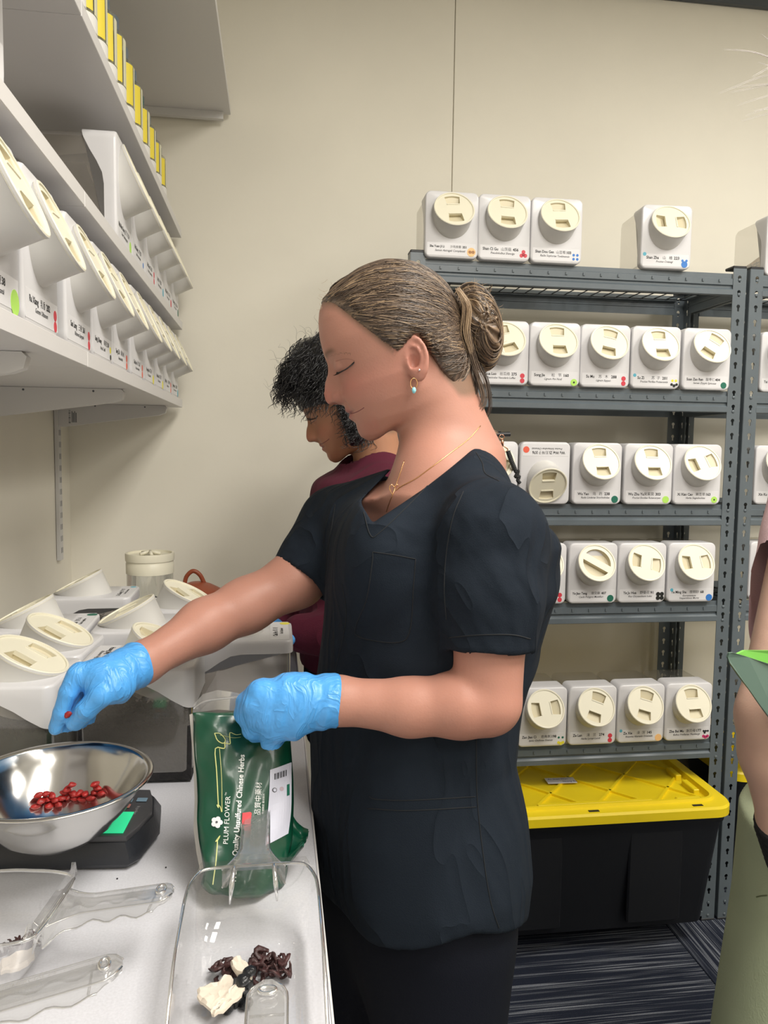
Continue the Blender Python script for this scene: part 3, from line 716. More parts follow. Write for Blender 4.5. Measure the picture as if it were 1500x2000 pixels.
# canisters lying on their backs on the worktop, lids up
def lying(xc, yc, label_right, turn, txt, dots, label, body=None, fill=None, yaw=0, lid=0):
    """xc, yc: centre of the panel; panel faces up; its foot (the label end) points to +x or -x"""
    # local z (up the panel) -> -x when the label is at the right
    s = -1 if label_right else 1
    Mx = Matrix(((0, 0, s, 0), (-s, 0, 0, 0), (0, -1, 0, 0), (0, 0, 0, 1)))
    Mx = Matrix.Rotation(yaw, 4, 'Z') @ Mx
    Mx.translation = Mx @ Vector((0, 0, -BH/2))
    t = make_bin((0, 0, 0), (0, 0, 0), math.radians(turn), txt, dots, label, lid, 'white canisters lying lid-up on the worktop', body=body)
    t.matrix_world = Matrix.Translation((xc, yc, CT+BD)) @ Mx
    if fill: fill(t)
    return t
def herb_fill(colr, level, name, seed, bumpy=.004):
    mt = mat('herb_fill_'+name, colr, .85, bump=1.0, bscale=160, var=.35, vscale=60)
    def f(t):
        rs = np.random.RandomState(seed); n = 34; V = []; Fc = []; w_, h = BW-.011, BH-.011
        # heap surface at depth (distance from the front panel) level
        for i in range(n):
            for j in range(n):
                u, v = i/(n-1), j/(n-1); V.append(((u-.5)*w_, level+.012*math.sin(u*3.1+.5)*math.sin(v*2.3)+rs.uniform(-bumpy, bumpy), BH/2+(v-.5)*h))
        g = lambda i, j: i*n+j
        for i in range(n-1):
            for j in range(n-1): Fc.append((g(i, j), g(i, j+1), g(i+1, j+1), g(i+1, j)))
        ring = [g(i, 0) for i in range(n)]+[g(n-1, j) for j in range(1, n)]+[g(i, n-1) for i in range(n-2, -1, -1)]+[g(0, j) for j in range(n-2, 0, -1)]
        k = len(V); V += [(V[r][0], BD-.004, V[r][2]) for r in ring]; m = len(ring)
        for q in range(m): Fc.append((ring[q], ring[(q+1) % m], k+(q+1) % m, k+q))
        Fc.append(tuple(range(k, k+m)))
        b = MB().add(V, Fc); b.build('dried_herb', mt, t, kind='stuff')
        ch = MB()
        for q in range(500):
            c = np.array((rs.uniform(-.5, .5)*(w_-.008), level+rs.uniform(-.012, .006), BH/2+rs.uniform(-.5, .5)*(h-.008))); s_ = rs.uniform(.0015, .0045)
            d = rs.normal(size=(4, 3))*s_; ch.add([c+e for e in d], [(0, 1, 2), (0, 2, 3), (0, 3, 1), (1, 3, 2)])
        ch.build('herb_scraps', mt, t, kind='stuff')
    return f
yB = 1.13
lying(-.190, 1.135, False, 12, ('Huang Jing', '黄精', ' 55', 'Rhizoma Polygonati'), [(.05, .012, .006, 'lblue')], 'lid-up canister half full of black herb, behind the steel bowl', ME_bodyd, herb_fill((.014, .013, .014), .086, 'black', 3), yaw=-.03)
lying(-.053, 1.276, True, 0, ('Chai Hu', '柴  胡', '', 'Radix Bupleuri'), [(.05, .012, .0085, 'yellow')], 'lid-up canister with a yellow dot, right end, behind the green bag', ME_bodyd, None, yaw=.0)
lying(-.357, 1.072, False, 80, ('Ku Shen', '苦参', ' 44', 'Radix Sophorae'), [], 'lid-up canister nearest on the left, dark leaves inside, beside the gloved hand', ME_bodyd, herb_fill((.035, .05, .035), .07, 'leaf', 5, .01), yaw=-.05)
lying(-.357, 1.215, False, 80, ('Ge Gen', '葛根', ' 39', 'Radix Puerariae'), [], 'lid-up canister at left whose oval lid rises behind the nearest lid', None, None, yaw=-.05)
lying(-.394, 1.372, True, 90, ('Dang Gui', '当归', ' 6', 'Radix Angelicae'), [(.05, .012, .009, 'dgreen')], 'lid-up canister with a dark green dot, seen side-on at the left', None, None, yaw=.04)
lying(-.222, 1.357, True, 90, ('Gan Cao', '甘草', ' 3', 'Radix Glycyrrhizae'), [(-.05, .012, .003, 'black')], 'lid-up canister in the middle, side of its spout towards the camera', None, None, yaw=.04)
lying(-.372, 1.65, True, 0, ('Du Zhong', '杜仲', ' 77', 'Cortex Eucommiae'), [(.05, .012, .006, 'lblue')], 'lid-up canister farthest back on the worktop, left of the clear jar', ME_bodyd, herb_fill((.05, .06, .055), .07, 'grey', 8), yaw=.02)
lying(-.198, 1.51, False, 60, ('Fu Ling', '茯苓', ' 9', 'Poria'), [], 'lid-up canister just in front of the clay teapot', None, None, yaw=-.1)
# ---------------------------------------------------------------- people
def skin_mat(name):
    m = mat(name, (.6, .35, .26), .48, spec=.35, attr='Col', var=.035, vscale=25, bump=.10, bscale=420, sss=.12); return m
m_skin = skin_mat('skin')
m_scrub = mat('black_scrub', (.0105, .0160, .0250), .85, spec=.18, bump=.25, bscale=900, sheen=.0, var=.05, vscale=5, creases=.019, cscale=5)
m_pants = mat('navy_trousers', (.0045, .006, .012), .8, bump=.2, bscale=800, spec=.2)
m_glove = mat('blue_nitrile', (.085, .36, .80), .38, spec=.5, bump=.15, bscale=260, creases=.0028, cscale=34)
m_thread = mat('dark_thread', (.006, .008, .011), .8)
m_maroon = mat('maroon_sweatshirt', (.085, .013, .028), .9, spec=.15, bump=.25, bscale=500, sheen=.02, var=.08, vscale=9, creases=.014, cscale=4)
m_gold = mat('gold', (.85, .52, .24), .25, metal=1)
m_lash = mat('lash', (.02, .013, .012), .7)
def hair_m(name, col, rough=.45):
    if name in _mats: return _mats[name]
    m = bpy.data.materials.new(name); m.use_nodes = True; b = m.node_tree.nodes['Principled BSDF']
    b.inputs['Base Color'].default_value = (*col, 1); b.inputs['Roughness'].default_value = rough; b.inputs['Specular IOR Level'].default_value = .6
    _mats[name] = m; return m
I = lambda x, xs, ys: np.interp(x, xs, ys).astype(np.float32)
_fb = [-1052, -1048, -1041, -1030, -1019, -1009, -1001, -988, -980, -974, -967, -950, -925, -893, -875, -859, -842, -819, -796, -777, -761, -740, -722]
_fa = [-455, -435, -420, -411, -407.5, -406, -403.5, -401, -401, -398.5, -396, -398, -403, -402, -397, -391, -389, -391, -396, -403, -414, -440, -480]
_nb = [-963, -958, -955, -950, -942, -928, -910, -893, -875, -859, -842]
_na = [0, 7, 19, 31, 36.5, 38.5, 31, 19, 8, 2, 0]
_sb = [-958, -945, -925, -900, -875, -850]; _ss = [23, 23, 18, 12.5, 10.5, 18]
_wb = [-1054, -1048, -1035, -1010, -980, -940, -900, -850, -800, -765, -735]; _ww = [16, 30, 47, 68, 84, 98, 104, 106, 96, 74, 30]
_ha = [-660, -631, -611, -590, -580, -572, -566, -545, -524, -501, -479, -456, -437, -414, -395]
_hb = [-1020, -1024, -1005, -955, -925, -885, -880, -893, -908, -878, -846, -812, -783, -764, -752]
class Head:
    def __init__(s, pxo, y, scale=1.0, tilt=18.0, yaw=0.0, eyes=True):
        s.O = P(pxo[0], pxo[1], y=y); h = s.O-CAMLOC; depth = float(h @ AF)
        s.s = depth/F_PX*scale
        L_ = np.array([h[0], h[1], 0]); L_ /= np.linalg.norm(L_)
        c, sn_ = math.cos(math.radians(yaw)), math.sin(math.radians(yaw)); L_ = np.array([c*L_[0]-sn_*L_[1], sn_*L_[0]+c*L_[1], 0])
        fh = np.array([-L_[1], L_[0], 0]); t = math.radians(tilt); up = np.array([0, 0, 1.])
        s.f = fh*math.cos(t)-up*math.sin(t); s.u = up*math.cos(t)+fh*math.sin(t); s.L = L_
    def loc(s, p):
        q = (p-s.O.astype(np.float32))/s.s
        return (q @ s.f.astype(np.float32))-528, (q @ s.u.astype(np.float32))-880, (q @ s.L.astype(np.float32))
    def world(s, a, b, c):
        return s.O+s.s*((a+528)*s.f+(b+880)*s.u+c*s.L)
    def cran(s, a, b, c, g=0):
        q = np.sqrt(((a+527)/(129+g))**2+((b+849)/(121+g))**2+(c/(110+g))**2)
        return (q-1)*110
    def sdf(s, p):
        a, b, c = s.loc(p)
        d = s.cran(a, b, c)
        # face block
        f0 = I(b, _fb, _fa); n = I(b, _nb, _na); sg = I(b, _sb, _ss); W = I(b, _wb, _ww); ca = np.abs(c)
        bump = n*np.exp(-(c/sg)**2)
        # lips: widened soft bumps and the mouth line, rising to a smile at its corner
        bm = b-.0042*np.minimum(ca, 36)**1.55
        lipw = np.exp(-(c/30)**4)
        bump += lipw*(3.4*np.exp(-((bm+974)/5.0)**2)+4.0*np.exp(-((bm+988)/6.0)**2)-3.2*np.exp(-((bm+1002)/6)**2))
        bump -= np.exp(-(c/38)**6)*2.8*np.exp(-((bm+980.5)/2.6)**2)
        # eye sockets, cheek, chin
        bump -= 9.5*np.exp(-((ca-40)/21)**2-((b+888)/16)**2)
        bump += 3.5*np.exp(-((ca-36)/26)**2-((b+860)/9)**2)
        bump += 5.0*np.exp(-((ca-54)/26)**2-((b+940)/26)**2)
        bump -= 4.5*np.exp(-((ca-35-(b+975)*-.25)/6)**2-((b+962)/17)**2)
        bump += 2.0*np.exp(-(c/18)**2-((b+1027)/11)**2)
        ac = -520.0; Lf = f0-ac
        aa = a-bump*np.clip((a-ac)/60, 0, 1)
        u = np.where(aa > ac, (aa-ac)/np.maximum(Lf, 20), (ac-aa)/62.0)
        e = 2.25
        rho = (np.abs(u)**e+(ca/W)**e)**(1/e)
        df = (rho-1)*np.minimum(W, Lf)*.82
        df = smax(df, -(b+1051), 10); df = smax(df, b+740, 20)
        # rising jaw line
        df = smax(df, (-(b+1050)-.42*(a+428))*.92 * np.where(a < -428, 1, 1)+0*(a), 9)
        d = smin(d, df, 16)
        # closed lids
        el = np.sqrt(((a+419)/18.5)**2+((ca-39)/20)**2+((b+890)/15)**2); d = smin(d, (el-1)*15, 2)
        # nostril wings
        wg = np.sqrt(((a+391)/13.5)**2+((ca-17.5)/8.5)**2+((b+943)/11)**2); d = smin(d, (wg-1)*9.0, 1.5)
        ns = np.sqrt(((a+379)/8)**2+((ca-8)/4.2)**2+((b+955)/5)**2); d = smax(d, -(ns-1)*4.5, 2)
        # ears
        t = math.radians(-6); ea = (a+551)*math.cos(t)-(b+927)*math.sin(t); eb = (a+551)*math.sin(t)+(b+927)*math.cos(t); ec = ca-103-(-ea)*.28
        taper = 1-.16*np.clip(-eb/46, 0, 1)
        out = np.sqrt((ea/(24*taper))**2+(eb/43)**2+(ec/10)**2); de = (out-1)*10
        bowl = np.sqrt(((ea+1.5)/17)**2+((eb-9)/29)**2+((ec-8.5)/9)**2); de = smax(de, -(bowl-1)*8.5, 2)
        conc = np.sqrt(((ea-5)/9.5)**2+((eb+4)/14)**2+((ec-3)/10)**2); de = smax(de, -(conc-1)*8.5, 2)
        anti = np.abs(np.sqrt((ea-5)**2+((eb-2)/1.5)**2)-14.5)-2.4; anti = np.maximum(anti, np.abs(ec-2.2)-3.0); anti = np.maximum(anti, ea-8); de = smin(de, anti, 2.2)
        trag = np.sqrt(((ea-19)/6)**2+((eb+5)/8)**2+((ec+1)/7)**2); de = smin(de, (trag-1)*6, 3)
        d = smin(d, de, 3.2)
        return (d*s.s).astype(np.float32)
    def colour(s, V, base=(.455, .225, .168), red=(.48, .165, .135), lip=(.37, .10, .10), brow=(.20, .11, .075), browk=.95):
        a, b, c = s.loc(V.astype(np.float32)); ca = np.abs(c); C = np.tile(np.array(base), (len(V), 1))
        def mixin(m, col): 
            m = np.clip(m, 0, 1)[:, None]; return C*(1-m)+np.array(col)*m
        C = mixin(.50*np.exp(-((ca-62)/34)**2-((b+935)/30)**2)*(a > -520), red)
        C = mixin(.60*np.exp(-((a+366)/24)**2-((b+935)/20)**2-(c/26)**2), red)
        C = mixin(.25*np.exp(-((b+1020)/20)**2)*(a > -450), red)
        C = mixin(.35*np.exp(-((a+551)/26)**2-((b+927)/45)**2)*(ca > 92), red)
        bm = b-.0042*np.minimum(ca, 36)**1.55
        C = mixin(.75*np.exp(-(ca/31)**6-((bm+981)/11)**4)*(a > -470), lip)
        C = mixin(.9*np.exp(-(ca/38)**6-((bm+980.5)/2.2)**2)*(a > -470), (.16, .05, .05))
        by = -861+.05*(ca-35)-.006*(ca-44)**2
        C = mixin(browk*np.exp(-((ca-42)/24)**6-((b-by)/5.2)**2)*(a > -500), brow)
        C = mixin(.30*np.exp(-((ca-40)/20)**2-((b+893)/9)**2)*(a > -480), (.42, .22, .18))
        C = mixin(.85*np.exp(-((ca-8)/5)**2-((b+955)/4.5)**2-((a+380)/10)**2), (.13, .04, .035))  # nostril shade put into the skin colour
        C = mixin(.30*np.exp(-((ca-26)/3.5)**2-((b+946)/11)**2)*(a > -430), (.30, .11, .09))  # shading of the crease beside the nostril wing, painted as darker skin
        hl = I(a, _ha, _hb); hm_ = np.clip((b-hl+20)/24, 0, 1)*np.clip((b+1030)/20, 0, 1)*(ca < 118)*(ca+0*a < np.where(a < -515, 100, 200))
        C = mixin(.8*hm_, (.17, .115, .075))
        return C
def make_body(name, f, lo, hi, hx, zs, colf, parent, mt, it=1, **kw):
    V, Q_ = surface(f, ax(lo[0], hi[0], hx), ax(lo[1], hi[1], hx), zs)
    V = relax(V, Q_, it, .45)
    me = np_mesh(V, Q_, name, colf(V) if colf else None)
    o = link(name, me, mt, parent, **kw); return o, V, Q_
def make_body2(name, f, xs, ys, zs, colf, parent, mt, it=1):
    V, Q_ = surface(f, xs, ys, zs); V = relax(V, Q_, it, .45); return link(name, np_mesh(V, Q_, name, None), mt, parent), V, Q_
def bvh_of(V, Q_): return BVHTree.FromPolygons([tuple(v) for v in V], [tuple(int(i) for i in q) for q in Q_])
def cast(bv, px, py, off=0.0):
    d = Vector(ray(px, py)).normalized(); h = bv.ray_cast(Vector(CAMLOC), d)
    if h[0] is None: return None
    return np.array(h[0]+h[1]*off) if h[1].dot(d) < 0 else np.array(h[0]-h[1]*off)
def seam(bv, pxs, r, name, mt, parent, off=.0004, n=6, sides=5, **kw):
    pts = [cast(bv, q[0], q[1], off) for q in smoothpath([(a, b, 0) for a, b in pxs], n)]
    pts = [p for p in pts if p is not None]
    if len(pts) < 2: return None
    keep = [pts[0]]
    for p in pts[1:]:
        if np.linalg.norm(p-keep[-1]) < .05: keep.append(p)
    return MB().tube(keep, r, sides).build(name, mt, parent, smooth=True, **kw)

# ================================================================ the woman in black scrubs
H1 = Head((774, 674), .985)
W1 = empty('person', (.17, .96, 0), label='woman in black scrubs and blue gloves, blonde bun, dropping berries into a bowl', cat='person')
W1i = Matrix.Translation((-.17, -.96, 0))
FAC = np.array([-.83, -.56, 0]); FAC /= np.linalg.norm(FAC); LAT = np.array([-FAC[1], FAC[0], 0]); LAT = -LAT if LAT[1] > 0 else LAT     # LAT: towards her near (left) shoulder
rows = np.array([1000, 1050, 1150, 1250, 1350, 1450, 1550, 1650, 1750, 1830])
pl = np.array([668, 655, 641, 636, 628, 618, 614, 615, 629, 640]); pr = np.array([1010, 1034, 1030, 1010, 985, 968, 988, 1000, 990, 972])
yc = .955
tz = np.array([P(800, r, y=yc)[2] for r in rows]); xl = np.array([P(a, r, y=yc)[0] for a, r in zip(pl, rows)]); xr = np.array([P(a, r, y=yc)[0] for a, r in zip(pr, rows)])
tcx = (xl+xr)/2; hw = (xr-xl)/2
# half depth B (along FAC), half width A (along LAT): hw^2 = (A*LATx)^2+(B*FACx)^2; the hips turn less towards the camera than the shoulders
tA = np.array([.165, .170, .165, .155, .152, .160, .168, .172, .168, .162])
tang = np.radians(np.interp(rows, [1000, 1150, 1500, 1830], [34, 34, 14, 10]))
tB = np.sqrt(np.maximum(hw**2-(tA*np.sin(tang))**2, .05**2))/np.cos(tang)
order = np.argsort(tz); TZ, TCX, TA, TB, TG = tz[order], tcx[order], tA[order], tB[order], tang[order]
def torso(p, g=0.0, e=2.3):
    z = p[:, 2]; cx = I(z, TZ, TCX); A = I(z, TZ, TA)+g; B = I(z, TZ, TB)+g; an = I(z, TZ, TG); ca_, sa_ = np.cos(an), np.sin(an)
    dx = p[:, 0]-cx; dy = p[:, 1]-yc
    u = -dx*ca_-dy*sa_; v = dx*sa_-dy*ca_
    rho = (np.abs(u/B)**e+np.abs(v/A)**e)**(1/e)
    return ((rho-1)*np.minimum(A, B)*.9).astype(np.float32), u, v
ztop = tz[0]+.012
Sn = P(962, 1042, y=.815); Sf = P(664, 1030, y=1.105)           # shoulder joints
En = P(952, 1370, y=.79); Wn = P(655, 1368, y=.815)
Ef = P(480, 1183, y=1.05); Wf = P(275, 1297, y=.955)
Nk0 = H1.world(-585, -950, 0); Nk1 = P(862, 925, y=.975)
CH = P(800, 985, y=.95)
def skin_arm(p, S_, pts, rs): return sd_chain(p, [S_]+pts, rs, .02)
def body1(p):
    d = H1.sdf(p)
    nk = sd_cone(p, Nk0, Nk1, .047, .053); d = smin(d, nk, .022)
    nk2 = sd_cone(p, P(868, 800, y=.985), P(900, 905, y=.97), .045, .058); d = smin(d, nk2, .02)
    t, u, v = torso(p, -.022); t = np.maximum(t, p[:, 2]-ztop)
    t = np.maximum(t, .80-p[:, 2])
    sh = sd_chain(p, [Sn, P(895, 968, y=.93), Sf], [.034, .047, .042], .025)
    ch = sd_ell(p, P(845, 985, y=.945), (.058, .07, .08)); sh = smin(sh, ch, .02)
    t = smin(t, sh, .035); d = smin(d, t, .03)
    d = smin(d, sd_chain(p, [Sn, (Sn+En)/2, En], [.038, .040, .037], .02), .012)
    d = smin(d, sd_chain(p, [En, P(900, 1376, y=.79), P(800, 1381, y=.80), Wn, P(600, 1372, y=.82)], [.0355, .034, .0295, .0243, .022], .015), .006)
    d = smin(d, sd_chain(p, [Sf, P(580, 1131, y=1.075), Ef, P(400, 1222, y=1.02), Wf, P(240, 1305, y=.935)], [.042, .0375, .0345, .0325, .0225, .020], .02), .02)
    return d
def col1(V):
    C = H1.colour(V); v = V.astype(np.float32)
    # redder skin around the near elbow
    m = .25*np.exp(-((np.linalg.norm(v-En.astype(np.float32), axis=1))/.07)**2)[:, None]; C = C*(1-m)+np.array((.50, .21, .155))*m
    return C
zs = np.concatenate([ax(.655, 1.335, .0042), np.arange(1.337, 1.60, .0019)])
xs_ = np.concatenate([np.arange(-.24, .03, .004), np.arange(.03, .30, .0021), np.arange(.30, .44, .004)])
V, Q_ = surface(body1, xs_, np.concatenate([np.arange(.70, .855, .004), np.arange(.855, 1.115, .0024), np.arange(1.117, 1.24, .004)]), zs)
V = relax(V, Q_, 1, .35)
body_o = link('body', np_mesh(V, Q_, 'body', col1(V)), m_skin, W1); body_o.matrix_local = W1i
BV1 = bvh_of(V, Q_)
def at1(o): 
    if o is not None: o.matrix_local = W1i
    return o
# lashes, lid crease
for k in range(15):
    t = k/14; px = 659+(691-659)*t; py = 727.5-19*t**1.25+1.5
    p0 = cast(BV1, px, py, .0002)
    if p0 is None: continue
    q = [(px-5.5-3*(1-t), py+4.0+2*(1-t))]
    w1 = p0+H1.s*(-H1.L*4+H1.f*(5.5-2*t)-H1.u*2.5); w2 = p0+H1.s*(-H1.L*6+H1.f*(9-3*t)-H1.u*(2.0))
    at1(MB().tube([p0, w1, w2], [.0006, .0004, .0001], 4).build('eyelash', m_lash, W1))
at1(seam(BV1, [(658, 728), (667, 725.5), (676, 721), (685, 714), (692, 707)], .0008, 'eyelash_line', m_lash, W1))
at1(seam(BV1, [(656, 706), (664, 703), (675, 701), (686, 702), (693, 705)], .00045, 'eyelid_crease', mat('skin_crease', (.33, .15, .11), .6), W1, off=-.0001))
at1(seam(BV1, [(684, 808.5), (690, 807), (698, 804), (706, 799.5), (711, 796)], .0007, 'mouth_line', mat('mouth_line', (.22, .07, .065), .6), W1, off=-.0003))
# eyebrow hairs
bs = []
for k in range(46):
    t = k/45; px = 645+40*t; py = 695.5-6*math.sin(min(1, t*1.35)*1.57)+5*max(0, t-.6)
    p0 = cast(BV1, px+rnd.uniform(-1, 1), py+rnd.uniform(-2, 2), .0002)
    if p0 is not None: bs.append([p0, p0+H1.s*(-H1.f*4+H1.u*(2-3*t)-H1.L*.8), p0+H1.s*(-H1.f*8+H1.u*(1.5-4*t)-H1.L*.6)])
at1(hair_obj('eyebrow', bs, .00032, hair_m('brow_hair', (.12, .07, .045)), W1))

# ---- hair: combed-back cap, bun, locks
def cap1(p):
    a, b, c = H1.loc(p)
    base = H1.cran(a, b, c, 7.5)
    back = np.sqrt(((a+585)/71)**2+((b+940)/95)**2+(c/82)**2); base = smin(base, (back-1)*68, 18)
    # front of the hair follows the forehead
    f0 = I(b, _fb, _fa)
    fr = np.sqrt(((a+505)/(np.maximum(f0+5+505, 20)))**2+(c/(I(b, _wb, _ww)+3))**2); dfr = (fr-1)*95; dfr = smax(dfr, -(b+905), 10); dfr = smax(dfr, b+745, 15)
    base = smin(base, dfr, 14)
    # combed grooves fanning out of the bun
    ang = np.arctan2(b+905, -(a+650)+1e-3); rr = np.sqrt((a+650)**2+(b+905)**2)
    ang2 = np.arctan2(b+905, np.abs(a+668)+8)
    g = .9*np.sin(ang2*46+2.2*np.sin(ang2*9)+.012*c)+.55*np.sin(ang2*103+1.3)+.5*np.sin(ang2*23+.02*rr)
    base = base-g*.5*np.clip(rr/90, 0, 1)
    hl = I(a, _ha, _hb)
    edge = (hl-b)*.62
    # ear cut-out handled by the hairline; thin towards the hairline so that it lies on the skin
    thin = np.clip(1-(b-hl)/16, 0, 1)*6.0
    d = smax(base+thin*.55, edge, 4)
    return (d*H1.s).astype(np.float32)
o1 = H1.world(-700, -880, 0)
hlo = np.min([H1.world(a, b, c) for a in (-395, -690) for b in (-1015, -715) for c in (-135, 135)], axis=0); hhi = np.max([H1.world(a, b, c) for a in (-395, -690) for b in (-1015, -715) for c in (-135, 135)], axis=0)
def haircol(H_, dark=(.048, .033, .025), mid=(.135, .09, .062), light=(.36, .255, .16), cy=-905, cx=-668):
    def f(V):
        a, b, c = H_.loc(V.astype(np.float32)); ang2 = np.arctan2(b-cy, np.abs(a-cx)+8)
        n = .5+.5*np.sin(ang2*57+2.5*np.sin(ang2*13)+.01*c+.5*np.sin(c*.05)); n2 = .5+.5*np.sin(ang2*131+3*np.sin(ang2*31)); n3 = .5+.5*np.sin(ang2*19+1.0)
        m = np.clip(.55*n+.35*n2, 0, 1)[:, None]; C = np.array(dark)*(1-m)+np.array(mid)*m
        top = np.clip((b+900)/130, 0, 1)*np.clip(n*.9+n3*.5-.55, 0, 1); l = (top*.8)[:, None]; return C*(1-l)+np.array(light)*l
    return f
m_hair1 = mat('combed_hair', (.2, .13, .08), .36, spec=.55, attr='Col')
o, Vh, Qh = make_body('combed_hair', cap1, hlo-.005, hhi+.005, .0019, ax(hlo[2]-.005, hhi[2]+.005, .0019), haircol(H1), W1, m_hair1, 1)
at1(o)
def surf_r(a, b, c, k=1.0): return H1.world(a, b, c)
hm = [hair_m('hair_dark', (.050, .034, .025), .42), hair_m('hair_mid', (.135, .092, .063), .42), hair_m('hair_blonde', (.37, .26, .16), .42)]
capbv = bvh_of(Vh, Qh)
def comb(n, seed):
    rs = np.random.RandomState(seed); out = []
    anchor = np.array([-672., -905., 0.])
    cen = np.array([-540., -870., 0.])
    while len(out) < n:
        # start on the hairline or anywhere over the cap
        ha = rs.uniform(-600, -408); hb = np.interp(ha, _ha, _hb)-9*rs.uniform(0, 1)**2+abs(rs.normal())*rs.choice([2, 40, 90]); side = rs.choice([-1, -1, -1, 1])
        if hb > -735: hb = -745
        c0 = side*max(0, 1-((ha+527)/130)**2-((hb+849)/124)**2)**.5*112
        s0 = np.array([ha, hb, c0])-cen; e0 = anchor+np.array([rs.uniform(-6, 14), rs.uniform(-35, 38), rs.uniform(-30, 30)])-cen
        u0 = s0/np.linalg.norm(s0); u1 = e0/np.linalg.norm(e0); om = math.acos(float(np.clip(u0 @ u1, -1, 1)))
        if om < .25: continue
        pts = []
        ph = rs.uniform(0, 6); am = rs.uniform(0, .012)
        for k in range(13):
            t = k/12*rs.uniform(.999, 1.0); u = (math.sin((1-t)*om)*u0+math.sin(t*om)*u1)/math.sin(om)
            u = u+am*math.sin(ph+t*5)*np.array([0, 1, .3])
            far = H1.world(*(cen+u*320)); ce = H1.world(*cen); d = Vector(ce-far).normalized()
            h = capbv.ray_cast(Vector(far), d)
            if h[0] is None or (Vector(h[0])-Vector(ce)).length > .125: h = BV1.ray_cast(Vector(far), d)
            if h[0] is None: break
            nrm = h[1] if h[1].dot(d) < 0 else -h[1]
            pts.append(np.array(h[0]+nrm*(.0008+.0012*rs.uniform(0, 1)*math.sin(3.14*t))))
        if len(pts) == 13: out.append(pts)
    return out
for k, (n, r) in enumerate(((420, .00042), (520, .00042), (130, .00036))):
    at1(hair_obj('hair_strands', comb(n, 11+k), r, hm[k], W1, .5, kind='stuff'))
# bun
BN = P(930, 640, y=.985); 
def wpx(px, py, dy=0.0): return P(px, py, y=.985+dy)
bun_ax = np.array(wpx(940, 700))-np.array(wpx(915, 580)); bun_ax /= np.linalg.norm(bun_ax)
side = np.cross(bun_ax, [0, 1, 0]); side /= np.linalg.norm(side)
Rb = np.stack([side, np.cross(bun_ax, side), bun_ax], 1)
def bun(p):
    q = p-BN.astype(np.float32); u = q @ side.astype(np.float32); w_ = q @ bun_ax.astype(np.float32); v = q[:, 1]
    th = np.arctan2(w_*.8, u); 
    d = sd_ell(p, BN, (.030, .040, .054), Rb)
    g = np.sin(th*7+w_*120+v*90)*.0016+np.sin(th*17+u*220)*.0007
    return (d-g*1.2).astype(np.float32)
def buncol(V):
    q = V-BN; u = q @ side; w_ = q @ bun_ax; v = q[:, 1]; th = np.arctan2(w_*.8, u)
    m = np.clip(.5+.5*np.sin(th*7+w_*120+v*90), 0, 1)[:, None]; l = np.clip(.5+.6*np.sin(th*21+u*300), 0, 1)[:, None]*np.clip((w_*-10+.45), 0.05, 1)[:, None]
    C = np.array((.05, .032, .023))*(1-m)+np.array((.19, .125, .08))*m; return C*(1-.7*l)+np.array((.45, .32, .19))*.7*l
o, Vb, Qb = make_body('hair_bun', bun, BN-.065, BN+.065, .002, ax(BN[2]-.065, BN[2]+.065, .002), buncol, W1, m_hair1, 1); at1(o)
rs = np.random.RandomState(5)
for k, (n, r) in enumerate(((70, .0005), (80, .0005), (80, .00045))):
    st = []
    for q in range(n):
        ph = rs.uniform(0, 6.28); r0 = rs.uniform(.75, 1.06); tiltv = rs.uniform(-.5, .5); span = rs.uniform(1.5, 3.4); dv = rs.uniform(-.038, .0)
        pts = []
        for t in np.linspace(0, 1, 16):
            an = ph+span*t; cu, sw = math.cos(an), math.sin(an); v = dv+.012*math.sin(an*1.3+ph)
            kk = math.sqrt(max(.05, 1-(v/.043)**2)); pts.append(BN+side*cu*.0325*kk*r0**.3+bun_ax*sw*.057*kk*r0**.3+np.array([0, v, 0]))
        st.append(pts)
    at1(hair_obj('bun_strands', st, r, hm[k], W1, .6, kind='stuff'))
# hanging locks below the bun and stray wisps
def lock(pxs, n, spread, y0, seed, mi, r=.00035, name='loose_lock'):
    rs = np.random.RandomState(seed); base = smoothpath([(a, b, 0) for a, b in pxs], 5); st = []
    for q in range(n):
        ox, oy = rs.normal(size=2)*spread; ph = rs.uniform(0, 6)
        st.append([wpx(p[0]+ox*(.5+.9*math.sin(3.1*k/len(base)))+.8*math.sin(ph+k*.4), p[1]+oy*.6, y0+oy*.0006+.004*math.sin(ph+k*.2)) for k, p in enumerate(base)])
    return at1(hair_obj(name, st, r, hm[mi], W1, .25, kind='stuff'))
lock([(906, 590), (912, 640), (922, 700), (936, 742), (944, 780), (934, 806), (924, 818)], 34, 3.2, -.035, 1, 1)
lock([(906, 590), (914, 650), (925, 705), (930, 745), (927, 790), (926, 812)], 26, 2.0, -.03, 2, 0)
lock([(915, 600), (930, 690), (952, 745), (957, 790), (950, 815), (935, 828)], 18, 1.2, -.02, 3, 0)
lock([(925, 780), (935, 810), (950, 835), (972, 846)], 14, 1.8, .0, 4, 2)
lock([(895, 565), (915, 600), (912, 650), (920, 690)], 40, 4, -.04, 6, 2)
def wisps(fn, n, seed, mi, r, name='flyaway_hair'):
    rs = np.random.RandomState(seed); st = [fn(rs) for _ in range(n)]; return at1(hair_obj(name, st, r, hm[mi], W1, .4, kind='stuff'))
def w_bun(rs):
    th = rs.uniform(-2.6, 1.2); x, y = 928+42*math.cos(th), 640+75*math.sin(th); L_ = rs.uniform(8, 26); k = rs.uniform(-.09, .09); dy = rs.uniform(-.03, .02); an = th+rs.uniform(-.9, .9); pts = []
    for t in range(8): pts.append(wpx(x, y, dy)); x += L_/7*math.cos(an); y += L_/7*math.sin(an); an += k*3
    return pts
wisps(w_bun, 60, 3, 2, .00022)
